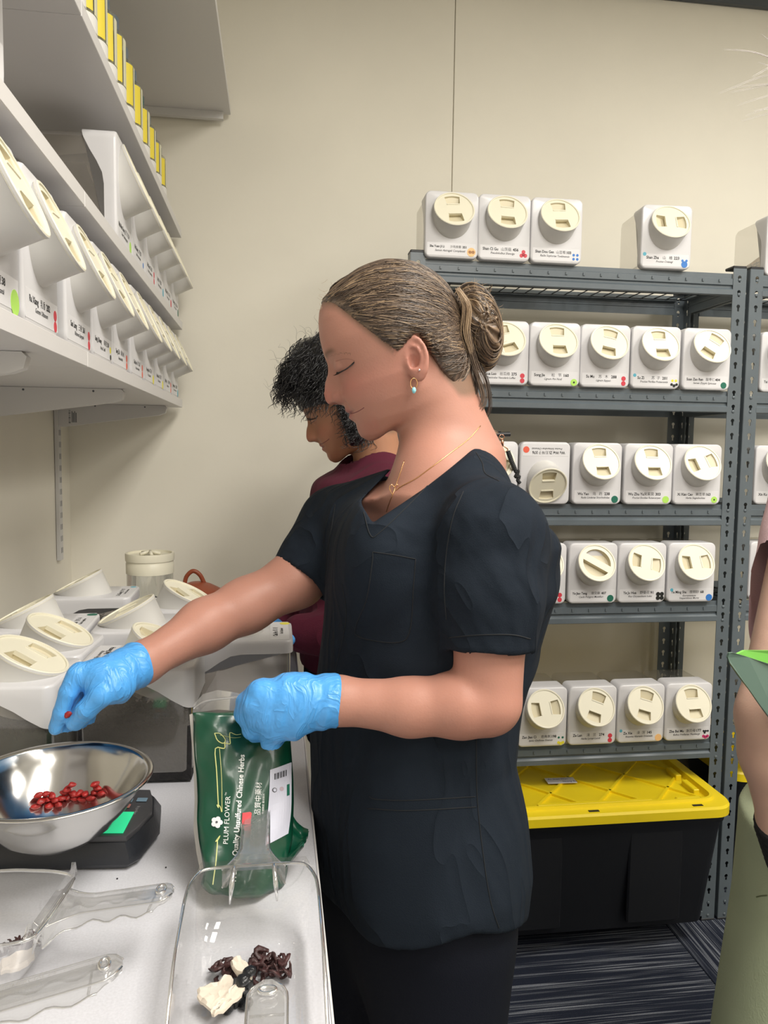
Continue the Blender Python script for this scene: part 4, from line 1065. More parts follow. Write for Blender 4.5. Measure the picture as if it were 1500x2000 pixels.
def w_front(rs):
    x, y = rs.uniform(626, 660), rs.uniform(545, 605); x = 628+(rs.uniform(0, 1)*30)*(605-y)/60; pts = []; an = rs.uniform(2.2, 4.2); L_ = rs.uniform(6, 16)
    for t in range(7): pts.append(wpx(x, y, -.03)); x += L_/6*math.cos(an); y += L_/6*math.sin(an); an += .12
    return pts
wisps(w_front, 14, 4, 2, .00014)
def w_nape(rs):
    x, y = rs.uniform(850, 925), rs.uniform(728, 770); pts = []; an = rs.uniform(.6, 1.5); L_ = rs.uniform(10, 30)
    for t in range(7):
        c = cast(BV1, x, y, .001); pts.append(c if c is not None else wpx(x, y)); x += L_/6*math.cos(an); y += L_/6*math.sin(an)
    return pts

# ---- scrub top
V0 = P(728, 1022, y=.86); N1 = P(950, 858, y=.95); N2 = P(800, 868, y=1.04)
def top1(p):
    t, u, v = torso(p, 0.0)
    z = p[:, 2]
    # soft vertical drape folds, stronger towards the hem
    fold = .0045*np.clip((1.28-z)/.5, .1, 1)*np.sin(v*38+3*z+.8*np.sin(z*9))*np.clip(np.abs(v)*6+.25, 0, 1)
    dg = (u*.55+z*.83); dg2 = (v*.6+z*.8); fold += .0028*vnoise(p*np.array([34, 34, 16], np.float32), 4)
    fold += .0032*np.clip(np.sin(dg*75+2.2*vnoise(p*18, 6)), 0, 1)**2*np.clip((z-1.02)*6, 0, 1)*np.clip(vnoise(p*14, 8)+.5, 0, 1)+.0025*np.clip(np.sin(dg2*62+2.0*vnoise(p*15, 16)), 0, 1)**2*np.clip(vnoise(p*12, 18)+.3, 0, 1)
    t = t-fold
    t = smax(t, z-(ztop-.01), .03)
    sh = sd_chain(p, [Sn+np.array([0, 0, .0]), P(895, 968, y=.93), Sf], [.050, .058, .059], .03)
    bl = sd_ell(p, P(972, 1110, y=.96), (.060, .085, .085)); sh = smin(sh, bl, .03)
    bust = sd_ell(p, P(752, 1095, y=.91), (.058, .08, .085)); sh = smin(sh, bust, .05)
    t = smin(t, sh, .035)
    # hem
    hem = P(800, 1818, y=.80)[2]+.002*np.sin(v*30)-.030*np.clip(u/.125, 0, 1)**1.3-.03*np.clip(-u/.1, 0, 1)
    t = smax(t, hem-z, .004)
    # sleeves
    hn = En+(Sn-En)*.30
    sn_ = sd_chain(p, [Sn, (Sn+hn)/2, hn], [.056, .056, .0505], .02)
    ax_ = (hn-Sn)/np.linalg.norm(hn-Sn); cut = (p-hn.astype(np.float32)) @ ax_.astype(np.float32)
    sn_ = smax(sn_-.0022*vnoise(p*np.array([55, 55, 26], np.float32), 9)*np.clip(-cut*14, .15, 1), cut, .003)
    inner = sd_cone(p, hn-ax_*.06, hn+ax_*.05, .0440, .0462); sn_ = smax(sn_, -np.maximum(inner, -(cut+.05)), .002)
    t = smin(t, sn_, .016)
    hf = P(588, 1133, y=1.075); axf = (hf-Sf)/np.linalg.norm(hf-Sf); cutf = (p-hf.astype(np.float32)) @ axf.astype(np.float32)
    ry = (p-hf.astype(np.float32)); cutf = cutf+.12*ry[:, 2]*0
    sf = sd_chain(p, [Sf, (Sf+hf)/2+np.array([0, 0, -.006]), hf+np.array([0, 0, -.003])], [.055, .053, .0490], .02)
    sf = smax(sf-.002*vnoise(p*np.array([50, 50, 30], np.float32), 12)*np.clip(-cutf*14, .15, 1), cutf, .003)
    innf = sd_cone(p, hf-axf*.06, hf+axf*.05, .040, .044); sf = smax(sf, -np.maximum(innf, -(cutf+.05)), .002)
    t = smin(t, sf, .016)
    # neck opening and V
    ne = sd_cone(p, P(880, 850, y=.975), P(868, 925, y=.975), .070, .058)
    t = smax(t, -ne, .004)
    r0 = ray(728, 1022); n1 = np.cross(r0, ray(945, 856)); n2 = np.cross(ray(703, 980), r0); n3 = np.cross(ray(786, 894), ray(703, 980)); n3 /= np.linalg.norm(n3); n3 = n3 if n3 @ ray(840, 900) > 0 else -n3; n1 /= np.linalg.norm(n1); n2 /= np.linalg.norm(n2)
    rin = ray(840, 900); n1 = n1 if n1 @ rin > 0 else -n1; n2 = n2 if n2 @ rin > 0 else -n2
    q = p-CAMLOC.astype(np.float32); w1 = -(q @ n1.astype(np.float32)); w1 = w1-.004*np.sin(np.clip(p[:, 2]-1.25, 0, .1)*30); w2 = -(q @ n2.astype(np.float32))
    wedge = smax(smax(w1, w2, .003), -(q @ n3.astype(np.float32)), .006)
    wedge = np.maximum(wedge, (p[:, 1]-1.055)); t = smax(t, -wedge, .003)
    return t.astype(np.float32)
o, Vt, Qt = make_body2('scrub_top', top1, np.concatenate([np.arange(-.01, .06, .0035), np.arange(.06, .20, .0024), np.arange(.20, .44, .0035)]), ax(.71, 1.22, .0035), np.concatenate([np.arange(.64, 1.20, .004), np.arange(1.202, 1.35, .0024)]), None, W1, m_scrub, 2); at1(o)
BVt = bvh_of(Vt, Qt)
for nm, pts in (('chest_pocket_seam', [(728, 1078), (727, 1100), (716, 1170), (696, 1222), (702, 1244), (772, 1255), (800, 1234), (808, 1140), (812, 1092)]), ('chest_pocket_seam', [(728, 1078), (770, 1084), (812, 1092)]),
                ('hip_pocket_seam', [(722, 1556), (735, 1561), (800, 1563), (928, 1556)]), ('hip_pocket_seam', [(718, 1579), (800, 1583), (930, 1576)]),
                ('side_seam', [(930, 1440), (932, 1560), (945, 1680), (958, 1760), (974, 1812)]), ('shoulder_seam', [(930, 884), (942, 905), (948, 925), (975, 940)]),
                ('sleeve_hem', [(878, 1245), (940, 1240), (1000, 1240), (1036, 1248)]), ('armhole_seam', [(905, 960), (885, 1010), (872, 1080), (868, 1150), (872, 1210)]),
                ('neck_band', [(710, 1000), (724, 1046), (742, 1040), (800, 985), (870, 915), (925, 880)]), ('armhole_seam', [(655, 985), (648, 1030), (640, 1080), (636, 1130)]), ('front_fold_seam', [(668, 1140), (676, 1210), (650, 1330)])):
    at1(seam(BVt, pts, .0007, nm, m_thread, W1, off=.0001, n=8))

# trousers and shoes
def pants(p):
    hipz = .83
    z = p[:, 2]
    hip = sd_ell(p, np.array([TCX[1]-.008, .955, .80]), (.105, .125, .20))
    kn = sd_chain(p, [np.array([.212, .888, .74]), np.array([.195, .882, .45]), np.array([.19, .88, .06])], [.086, .072, .068], .03)
    kf = sd_chain(p, [np.array([.142, 1.02, .74]), np.array([.14, 1.03, .45]), np.array([.15, 1.04, .06])], [.086, .072, .068], .03)
    d = smin(smin(kn, kf, .02), hip, .06)
    d = d-.003*vnoise(p*np.array([30, 30, 14], np.float32), 21)
    return smax(smax(d, .045-z, .004), z-.86, .01).astype(np.float32)
o, _, _ = make_body('trousers', pants, (-.01, .74), (.33, 1.19), .007, ax(.03, .88, .007), None, W1, m_pants, 2); at1(o)
for (sx, sy) in ((.19, .875), (.16, 1.045)):
    def shoe(p, sx=sx, sy=sy):
        d = sd_chain(p, [np.array([sx+.06, sy, .035]), np.array([sx-.03, sy-.01, .03]), np.array([sx-.11, sy-.02, .022])], [.042, .04, .034], .03); return np.maximum(d, .004-p[:, 2]).astype(np.float32)
    o, _, _ = make_body('shoe', shoe, (sx-.17, sy-.08), (sx+.13, sy+.07), .006, ax(-.01, .09, .006), None, W1, m_black, 1); at1(o)

# jewellery
def pend(parent):
    st = cast(BV1, 809, 741, .0012); p2 = cast(BV1, 819.5, 723, .001)
    MB().lathe([(0, .0013), (.0011, .0009), (.0013, 0)], 10).xf(Matrix.Translation(p2) @ Matrix.Rotation(math.pi/2, 4, 'X')).build('ear_stud', mat('stud', (.8, .8, .82), .1, metal=1), parent)
    c = st+np.array([0, -.001, 0]); ring = [c+np.array([.0042*math.cos(t), -.001, .0062*math.sin(t)-.004]) for t in np.linspace(0, 6.28, 18)]
    MB().tube(ring[:-1], .0006, 5, closed=True).build('earring_hoop', m_gold, parent, smooth=True)
    d = c+np.array([0, -.0025, -.0125]); b = MB().lathe([(0, -.0038), (.0016, -.003), (.0027, 0), (.002, .003), (0, .0042)], 12); b.xf(Matrix.Translation(d)); b.build('earring_drop', mat('turquoise_drop', (.30, .72, .82), .2), parent, smooth=True)
jw = [o for o in W1.children]
n0 = set(W1.children); pend(W1)
for o in set(W1.children)-n0: at1(o)
ch1 = seam(BV1, [(938, 832), (915, 858), (880, 885), (840, 915), (812, 935), (784, 950), (774, 958)], .00055, 'necklace_chain', m_gold, W1, off=.0005); at1(ch1)
at1(seam(BV1, [(790, 900), (782, 925), (775, 945), (770, 960), (762, 980), (755, 1000)], .00045, 'necklace_chain', m_gold, W1, off=.0005))
cp = cast(BV1, 771, 958, .001)
if cp is not None:
    hp = [cp+np.array([x*.0065, -.001, z*.0075]) for x, z in ((0, -1), (.8, -.1), (.9, .6), (.4, .9), (0, .5), (-.5, .9), (-.9, .5), (-.7, -.2))]
    at1(MB().tube(smoothpath(hp, 3, True), .0006, 5, closed=True).build('necklace_pendant', m_gold, W1, smooth=True))

# ---- gloves
def glove(name, chains, palm, cuff, lo, hi, parent, ex=None, h=.0016, wr=1.0, label=None):
    def f(p):
        d = None
        for pts, rs in palm:
            e = sd_chain(p, pts, rs, .008); d = e if d is None else smin(d, e, .012)
        for pts, rs in chains:
            e = sd_chain(p, pts, rs, .003); d = smin(d, e, .0035)
        c0, c1, r0, r1 = cuff; ax_ = (c1-c0)/np.linalg.norm(c1-c0); cz = (p-c0.astype(np.float32)) @ ax_.astype(np.float32)
        d = smin(d, sd_cone(p, c0, c1, r0, r1), .008)
        q = (p-c0.astype(np.float32)) @ ax_.astype(np.float32)
        w_ = np.sin(q*420+4*vnoise(p*45, 3))*.5+np.sin(q*230+3*vnoise(p*30, 5)); d = d-wr*.0009*w_*np.clip(1.2-np.abs(q)*9, .15, 1)
        L_ = np.linalg.norm(c1-c0); d = smax(d, q-L_, .001)
        inn = sd_cone(p, c0+(c1-c0)*.55, c1+(c1-c0)*.3, r0-.0015, r1-.0022); d = smax(d, -np.maximum(inn, -(q-L_*.45)), .001)
        return d.astype(np.float32)
    o, _, _ = make_body(name, f, lo, hi, h, ax(lo[2], hi[2], h), None, parent, m_glove, 1)
    if label: o['label'] = label
    return at1(o)
G = lambda a, b, y: P(a, b, y=y)
yy = .905
wr0 = G(262, 1300, .948)
fing = [([G(150, 1316, yy), G(134, 1353, yy-.004), G(121, 1392, yy-.004), G(110, 1421, yy)], [.0115, .0103, .0095, .0084]),
        ([G(153, 1318, yy+.018), G(141, 1360, yy+.014), G(134, 1400, yy+.012), G(131, 1428, yy+.008)], [.0115, .010, .0092, .008]),
        ([G(165, 1325, yy+.036), G(158, 1365, yy+.034), G(155, 1400, yy+.026), G(157, 1421, yy+.018)], [.011, .0098, .009, .0078]),
        ([G(182, 1335, yy+.05), G(176, 1368, yy+.046), G(173, 1392, yy+.038), G(171, 1408, yy+.03)], [.010, .0088, .0082, .0072]),
        ([G(228, 1335, yy), G(196, 1358, yy-.012), G(168, 1386, yy-.012), G(146, 1412, yy-.006)], [.0135, .0135, .0118, .0098])]
palm = [([wr0, G(205, 1320, yy+.01), G(158, 1318, yy+.004)], [.0225, .0215, .0145]), ([wr0, G(205, 1330, yy+.03), G(172, 1328, yy+.03)], [.0225, .020, .015]), ([wr0, G(225, 1342, yy+.005), G(195, 1350, yy)], [.021, .019, .014])]
glove('glove', fing, palm, (G(250, 1303, .942), G(276, 1298, .957), .0225, .0262), np.minimum(G(90, 1445, .86), G(300, 1250, .86))-.01, np.maximum(G(90, 1250, 1.0), G(300, 1250, 1.0))+.01, W1, label='blue nitrile glove of the reaching hand, fingertips pinched')
yn = .812
fing = [([G(506, 1352, yn), G(484, 1372, yn+.012), G(486, 1398, yn+.045), G(505, 1392, yn+.062)], [.0135, .0125, .0105, .009]),
        ([G(496, 1376, yn-.002), G(480, 1394, yn+.012), G(490, 1418, yn+.042), G(508, 1410, yn+.058)], [.0140, .0125, .0105, .009]),
        ([G(505, 1402, yn), G(496, 1422, yn+.012), G(508, 1440, yn+.038), G(522, 1430, yn+.055)], [.0138, .0125, .0100, .009]),
        ([G(530, 1424, yn), G(530, 1448, yn+.008), G(541, 1454, yn+.022), G(550, 1440, yn+.04)], [.0130, .0112, .0095, .0085]),
        ([G(600, 1350, yn+.02), G(560, 1348, yn+.03), G(528, 1352, yn+.05), G(505, 1362, yn+.06)], [.015, .013, .0115, .0095])]
palm = [([G(640, 1366, .815), G(575, 1358, yn+.004), G(520, 1360, yn)], [.0245, .0235, .019]), ([G(640, 1372, .815), G(575, 1385, yn+.004), G(520, 1395, yn)], [.0245, .0235, .019]), ([G(600, 1385, .815), G(565, 1405, yn+.004), G(542, 1422, yn+.002)], [.022, .0205, .016])]
glove('glove', fing, palm, (G(628, 1368, .814), G(660, 1369, .8155), .0250, .0285), G(460, 1480, .77)-.01, G(690, 1290, .90)+.02, W1, label='blue nitrile glove gripping the top of the green bag')
# ================================================================ the woman behind, black curls and maroon sweatshirt
H2 = Head((678, 790), 1.68, .60, 22)
W2 = empty('person', (.2, 1.68, 0), label='woman with black curly hair in maroon sweatshirt, head bowed, behind the blonde woman', cat='person')
W2i = Matrix.Translation((-.2, -1.68, 0))
def at2(o):
    if o is not None: o.matrix_local = W2i
    return o
Y2 = 1.68
S2n = P(765, 985, y=1.54); S2f = P(665, 990, y=1.84); E2n = P(700, 1240, y=1.50); W2n = P(575, 1235, y=1.56); E2f = P(600, 1200, y=1.86); W2f = P(540, 1232, y=1.70)
def trunk2(p, g):
    z = p[:, 2]; zz = [.02, .75, .95, 1.10, 1.25, 1.33]
    cx = I(z, zz, [.19, .182, .172, .172, .182, .195]); B = I(z, zz, [.12, .125, .115, .115, .10, .09])+g; A = I(z, zz, [.16, .17, .16, .165, .155, .12])+g
    q = np.sqrt(((p[:, 0]-cx)/B)**2+((p[:, 1]-Y2)/A)**2); return (q-1)*.9*B
def body2(p):
    d = H2.sdf(p); d = smin(d, sd_cone(p, H2.world(-590, -950, 0), P(742, 930, y=1.68), .047, .055), .02)
    t = np.maximum(trunk2(p, -.015), p[:, 2]-1.27); t = np.maximum(t, .85-p[:, 2]); t = smin(t, sd_chain(p, [S2n, P(740, 950, y=1.68), S2f], [.045, .055, .045], .03), .03); d = smin(d, t, .03)
    d = smin(d, sd_chain(p, [S2n, E2n, W2n], [.042, .036, .024], .015), .015)
    return smin(d, sd_chain(p, [S2f, E2f, W2f], [.042, .036, .024], .015), .015).astype(np.float32)
V, Q_ = surface(body2, np.concatenate([np.arange(-.06, .17, .0032), np.arange(.17, .42, .006)]), ax(1.42, 1.95, .005), np.concatenate([ax(.84, 1.29, .008), np.arange(1.295, 1.63, .0032)]))
V = relax(V, Q_, 1, .35)
at2(link('body', np_mesh(V, Q_, 'body', H2.colour(V, base=(.42, .205, .12), red=(.45, .15, .10), lip=(.38, .10, .09), brow=(.03, .02, .02), browk=.9)), m_skin, W2))
BV2 = bvh_of(V, Q_)
at2(seam(BV2, [(600, 817), (608, 819), (616, 817), (621, 812)], .0011, 'eyelash_line', m_lash, W2)); at2(seam(BV2, [(623, 868), (630, 866), (638, 861), (643, 857)], .001, 'mouth_line', mat('mouth_line', (.22, .07, .065), .6), W2, off=-.0003))
lw = []
for k in range(9):
    c = cast(BV2, 598+k*1.6, 817, .0003)
    if c is not None: lw.append([c, c+H2.s*(H2.f*7-H2.u*4), c+H2.s*(H2.f*14-H2.u*2)])
if lw: at2(hair_obj('eyelash', lw, .0004, hair_m('black_hair', (.008, .0075, .009), .3), W2))
def top2(p):
    t = smax(trunk2(p, .004)-.004*vnoise(p*np.array([22, 22, 10], np.float32), 31), p[:, 2]-1.275, .03)
    t = smin(t, sd_chain(p, [S2n, P(728, 935, y=1.68), S2f], [.062, .072, .062], .03), .04)
    t = smax(t, .86-p[:, 2], .006)
    wr = .0035*vnoise(p*np.array([55, 55, 30], np.float32), 33)
    t = smin(t, sd_chain(p, [S2n, E2n, W2n+(E2n-W2n)*.12], [.060, .056, .040], .02)-wr, .02)
    t = smin(t, sd_chain(p, [S2f, E2f, W2f+(E2f-W2f)*.12], [.060, .056, .040], .02)-wr, .02)
    ne = sd_cone(p, P(712, 835, y=1.68), P(712, 905, y=1.67), .058, .046); return smax(t, -ne, .006).astype(np.float32)
V, Q_ = surface(top2, ax(-.08, .46, .006), ax(1.40, 1.97, .006), ax(.84, 1.36, .006)); V = relax(V, Q_, 2, .45); at2(link('sweatshirt', np_mesh(V, Q_, 'sweatshirt'), m_maroon, W2)); BVs = bvh_of(V, Q_)
def under2(p):
    d = sd_cone(p, P(715, 870, y=1.68), P(725, 950, y=1.68), .050, .066); return smax(np.abs(d-.002)-.003, p[:, 2]-P(700, 908, y=1.68)[2]-.45*(p[:, 0]-.15)*-1, .003).astype(np.float32)
V, Q_ = surface(under2, ax(.05, .36, .005), ax(1.55, 1.81, .005), ax(1.18, 1.40, .005)); at2(link('undershirt', np_mesh(V, Q_, 'undershirt'), m_pants, W2))
def pants2(p):
    d = smin(trunk2(p, -.006), 9.0, .01)*1.0; d = np.maximum(d, p[:, 2]-.90); d = np.maximum(d, .70-p[:, 2])
    l = smin(sd_chain(p, [np.array([.185, 1.60, .78]), np.array([.20, 1.60, .06])], [.105, .065], .02), sd_chain(p, [np.array([.185, 1.77, .78]), np.array([.20, 1.77, .06])], [.105, .065], .02), .02)
    return smax(smin(d, l, .03), .03-p[:, 2], .004).astype(np.float32)
V, Q_ = surface(pants2, ax(.03, .36, .010), ax(1.45, 1.92, .010), ax(.02, .92, .012)); at2(link('trousers', np_mesh(relax(V, Q_, 2), Q_, 'trousers'), m_pants, W2))
# her curls: a dark core and many separate locks
m_bh = hair_m('black_hair', (.008, .0075, .009), .3)
hc2 = P(640, 742, y=1.70)
def core2(p):
    d = sd_ell(p, P(648, 738, y=1.69), (.098, .095, .100)); d = smin(d, sd_ell(p, P(715, 770, y=1.70), (.09, .09, .105)), .04)
    d = smin(d, sd_ell(p, P(690, 825, y=1.60), (.035, .035, .055)), .03)
    d = d-.005*vnoise(p*70, 41)-.003*vnoise(p*140, 42)
    q = p-CAMLOC.astype(np.float32)
    # open in front of the face
    f1 = sd_ell(p, P(622, 862, y=1.66), (.068, .13, .074)); return smax(d, -f1, .01).astype(np.float32)
V, Q_ = surface(core2, ax(-.02, .36, .004), ax(1.55, 1.84, .0045), ax(1.33, 1.62, .004)); V = relax(V, Q_, 1, .4)
me = np_mesh(V, Q_, 'hair'); at2(link('hair', me, m_bh, W2)); BVc = bvh_of(V, Q_)
def curls(n, seed, box, Lr, r, fly=False):
    rs = np.random.RandomState(seed); out = []
    while len(out) < n:
        x, y = rs.uniform(box[0], box[2]), rs.uniform(box[1], box[3]); c = cast(BVc, x, y, .001)
        if c is None: continue
        L_ = rs.uniform(*Lr); k = 22; a0 = rs.uniform(0, 6.28); turns = rs.uniform(.5, 1.5); amp = rs.uniform(.003, .007)
        out_d = c-hc2; out_d /= np.linalg.norm(out_d); dn = np.array([-.35+rs.uniform(-.3, .3), rs.uniform(-.3, .3), -1.0]); dn /= np.linalg.norm(dn)
        if fly: dn = out_d+np.array([rs.uniform(-.5, .5), rs.uniform(-.3, .3), rs.uniform(-.3, .6)]); dn /= np.linalg.norm(dn)
        e1 = np.cross(dn, out_d); e1 /= np.linalg.norm(e1)+1e-9; e2 = np.cross(dn, e1); pts = []
        p_ = c.copy()
        for j in range(k):
            t = j/(k-1); q = p_+dn*L_*t+(e1*math.cos(a0+turns*6.28*t)+e2*math.sin(a0+turns*6.28*t))*amp*(.4+t)
            # keep to the outside of the mass
            h = q-hc2; pts.append(q+out_d*(.004+.006*math.sin(3.1*t)))
        out.append(pts)
    return out
at2(hair_obj('curl', curls(800, 1, (525, 650, 735, 775), (.03, .06), .0005), .0007, m_bh, W2, .5, kind='stuff'))
at2(hair_obj('curl', curls(200, 2, (528, 700, 580, 770), (.02, .045), .0005), .0007, m_bh, W2, .4, kind='stuff'))
at2(hair_obj('curl', curls(200, 4, (665, 780, 730, 850), (.02, .045), .0005), .0007, m_bh, W2, .4, kind='stuff'))
at2(hair_obj('flyaway_hair', curls(90, 3, (525, 650, 660, 800), (.02, .05), .0002, True), .00022, m_bh, W2, .3, kind='stuff'))
# blue glove of her far hand by the clay pot
def gl2(p):
    w_ = W2f; d = sd_chain(p, [w_, P(520, 1228, y=1.66)], [.027, .026], .01)
    for k in range(4): d = smin(d, sd_chain(p, [P(520, 1228, y=1.645+.02*k), P(508, 1236, y=1.64+.02*k), P(500, 1250, y=1.64+.02*k)], [.011, .0095, .008], .004), .006)
    d = smin(d, sd_chain(p, [P(528, 1236, y=1.63), P(514, 1250, y=1.62)], [.012, .009], .004), .006)
    return (d-.0008*vnoise(p*120, 3)).astype(np.float32)
c = P(520, 1235, y=1.67); V, Q_ = surface(gl2, ax(c[0]-.06, c[0]+.08, .003), ax(1.59, 1.76, .003), ax(c[2]-.06, c[2]+.06, .003)); at2(link('glove', np_mesh(V, Q_, 'glove'), m_glove, W2))
def gl3(p):
    d = sd_chain(p, [W2n, P(560, 1240, y=1.56)], [.027, .026], .01)
    for k in range(4): d = smin(d, sd_chain(p, [P(560, 1240, y=1.53+.02*k), P(545, 1250, y=1.53+.02*k), P(540, 1265, y=1.53+.02*k)], [.011, .0095, .008], .004), .006)
    d = smin(d, sd_chain(p, [P(565, 1250, y=1.52), P(550, 1262, y=1.51)], [.012, .009], .004), .006)
    return (d-.0008*vnoise(p*120, 3)).astype(np.float32)
c = P(558, 1245, y=1.56); V, Q_ = surface(gl3, ax(c[0]-.06, c[0]+.08, .003), ax(1.48, 1.65, .003), ax(c[2]-.07, c[2]+.06, .003)); at2(link('glove', np_mesh(V, Q_, 'glove'), m_glove, W2))

# ================================================================ the person at the right edge
Y3 = .86
W3 = empty('person', (.86, Y3, 0), label='person cut off by the right edge, pink sleeve, bare arm, olive apron, hand in pocket', cat='person')
W3i = Matrix.Translation((-.86, -Y3, 0))
def at3(o):
    if o is not None: o.matrix_local = W3i
    return o
m_pink = mat('pink_knit', (.85, .60, .64), .8, bump=.3, bscale=500); m_olive = mat('olive_canvas', (.47, .54, .36), .75, bump=.3, bscale=350, var=.05, vscale=10)
S3 = P(1590, 1075, y=.83); E3 = P(1515, 1400, y=.82); K3 = P(1528, 1610, y=.84); Hn3 = P(1560, 1725, y=.885)
H3 = Head((1700, 330), .90, 1.0, 8)
cx3 = .86
def trunk3(p, g):
    z = p[:, 2]; zz = [.60, .80, 1.02, 1.26, 1.41, 1.47]; B = I(z, zz, [.13, .13, .115, .12, .10, .08])+g; A = I(z, zz, [.16, .17, .15, .165, .155, .12])+g
    return (np.sqrt(((p[:, 0]-cx3)/A)**2+((p[:, 1]-.93)/B)**2)-1)*.9*B
S3f = np.array([1.03, .95, 1.41]); E3f = np.array([1.09, .93, 1.12]); W3f = np.array([.95, .80, 1.06])
S3 = np.array([.725, .91, 1.41]); 
def body3(p):
    d = H3.sdf(p); d = smin(d, sd_cone(p, H3.world(-560, -960, 0), np.array([cx3, .94, 1.48]), .05, .055), .02)
    t = np.maximum(trunk3(p, -.012), p[:, 2]-1.44); t = np.maximum(t, .80-p[:, 2]); t = smin(t, sd_chain(p, [S3, np.array([cx3, .94, 1.46]), S3f], [.045, .05, .045], .03), .03); d = smin(d, t, .03)
    d = smin(d, sd_chain(p, [S3, E3, P(1516, 1470, y=.83), K3, Hn3], [.046, .043, .041, .027, .024], .015), .012)
    d = smin(d, sd_chain(p, [S3f, E3f, W3f], [.045, .038, .026], .015), .012)
    for k in range(4): d = smin(d, sd_chain(p, [Hn3+np.array([0, -.025+.017*k, 0]), Hn3+np.array([.005, -.025+.017*k, -.045]), Hn3+np.array([.012, -.022+.016*k, -.085])], [.0125, .0095, .008], .004), .006)
    for k in range(4): d = smin(d, sd_chain(p, [W3f+np.array([-.04, -.01, .02-.016*k]), W3f+np.array([-.075, -.01, .02-.016*k]), W3f+np.array([-.085, .02, .018-.015*k])], [.012, .0095, .008], .004), .006)
    d = smin(d, sd_chain(p, [W3f, W3f+np.array([-.045, -.01, -.004])], [.027, .026], .01), .01)
    return d.astype(np.float32)
V, Q_ = surface(body3, ax(.52, 1.16, .006), ax(.72, 1.08, .006), ax(.70, 1.84, .006)); V = relax(V, Q_, 1, .4)
at3(link('body', np_mesh(V, Q_, 'body', H3.colour(V, base=(.72, .47, .37))), m_skin, W3))
def top3(p):
    t = smax(trunk3(p, .004)-.003*vnoise(p*np.array([30, 30, 14], np.float32), 51), p[:, 2]-1.45, .03); t = smin(t, sd_chain(p, [S3, np.array([cx3, .94, 1.455]), S3f], [.056, .062, .056], .03), .03); t = smax(t, .78-p[:, 2], .005)
    for S_, E_, h in ((S3, E3, .84), (S3f, E3f, .6)):
        hn = S_+(E_-S_)*h; a = (hn-S_)/np.linalg.norm(hn-S_); cut = (p-hn.astype(np.float32)) @ a.astype(np.float32); sl = sd_chain(p, [S_, hn], [.058, .060], .02)-.0012*vnoise(p*np.array([60, 60, 90], np.float32), 7)
        sl = smax(sl, cut, .003); inn = sd_cone(p, hn-a*.05, hn+a*.05, .048, .05); sl = smax(sl, -np.maximum(inn, -(cut+.04)), .002); t = smin(t, sl, .012)
    return smax(t, -sd_cone(p, np.array([cx3, .93, 1.56]), np.array([cx3, .93, 1.48]), .065, .058), .004).astype(np.float32)
V, Q_ = surface(top3, ax(.60, 1.16, .0065), ax(.76, 1.08, .0065), ax(.77, 1.54, .0065)); at3(link('pink_sweater', np_mesh(relax(V, Q_, 2), Q_, 'pink_sweater'), m_pink, W3))
def band3(p):
    a = K3; b = K3+(Hn3-K3)*.62; ax_ = (b-a)/np.linalg.norm(b-a); q = (p-a.astype(np.float32)) @ ax_.astype(np.float32); d = sd_cone(p, a, b, .032, .031)
    return smax(smax(d-.0015*np.sin(q*500), -q-.012, .003), q-np.linalg.norm(b-a), .003).astype(np.float32)
V, Q_ = surface(band3, ax(K3[0]-.05, K3[0]+.09, .003), ax(.78, .91, .003), ax(K3[2]-.11, K3[2]+.04, .003)); at3(link('black_wrist_brace', np_mesh(V, Q_, 'brace'), mat('brace_black', (.012, .012, .014), .8, bump=.4, bscale=400), W3))
def apron3(p):
    z = p[:, 2]; hz = P(1475, 1690, y=.84)[2]
    # thigh panel with a gaping pocket
    cx = I(z, [.02, .80], [.81, .81]); rx = I(z, [.02, .3, .55, .70, .80], [.21, .20, .176, .160, .156]); ry = I(z, [.02, .5, .8], [.17, .165, .152])
    d = (np.sqrt(((p[:, 0]-cx)/rx)**2+((p[:, 1]-.925)/ry)**2)-1)*.9*.15-.004*vnoise(p*np.array([26, 26, 9], np.float32), 61)
    d = smax(d, z-hz-.12*(p[:, 0]-.63), .004); d = np.maximum(d, .25-z); return np.maximum(d, -(d+.006)).astype(np.float32) if False else np.maximum(d, -(d+.010)-.0*z).astype(np.float32)
V, Q_ = surface(apron3, ax(.56, 1.06, .006), ax(.72, 1.13, .006), ax(.23, .88, .006)); at3(link('olive_apron', np_mesh(relax(V, Q_, 2), Q_, 'olive_apron'), m_olive, W3)); BVa = bvh_of(V, Q_)
at3(seam(BVa, [(1478, 1752), (1488, 1750), (1499, 1749)], .0009, 'pocket_stitch', mat('olive_thread', (.16, .19, .10), .8), W3))
def legs3(p):
    l = smin(sd_chain(p, [np.array([.80, .92, .80]), np.array([.80, .92, .06])], [.09, .06], .02), sd_chain(p, [np.array([.93, .95, .80]), np.array([.93, .95, .06])], [.09, .06], .02), .02); return smax(l, .02-p[:, 2], .004).astype(np.float32)
V, Q_ = surface(legs3, ax(.69, 1.04, .011), ax(.8, 1.06, .011), ax(.0, .9, .013)); at3(link('trousers', np_mesh(relax(V, Q_, 1), Q_, 'trousers'), m_pants, W3))
for sx in (.80, .93):
    V, Q_ = surface(lambda p, sx=sx: np.maximum(sd_chain(p, [np.array([sx, .95, .035]), np.array([sx, .84, .025])], [.042, .036], .02), .004-p[:, 2]).astype(np.float32), ax(sx-.06, sx+.06, .007), ax(.78, 1.01, .007), ax(-.01, .09, .007)); at3(link('shoe', np_mesh(V, Q_, 'shoe'), m_black, W3))
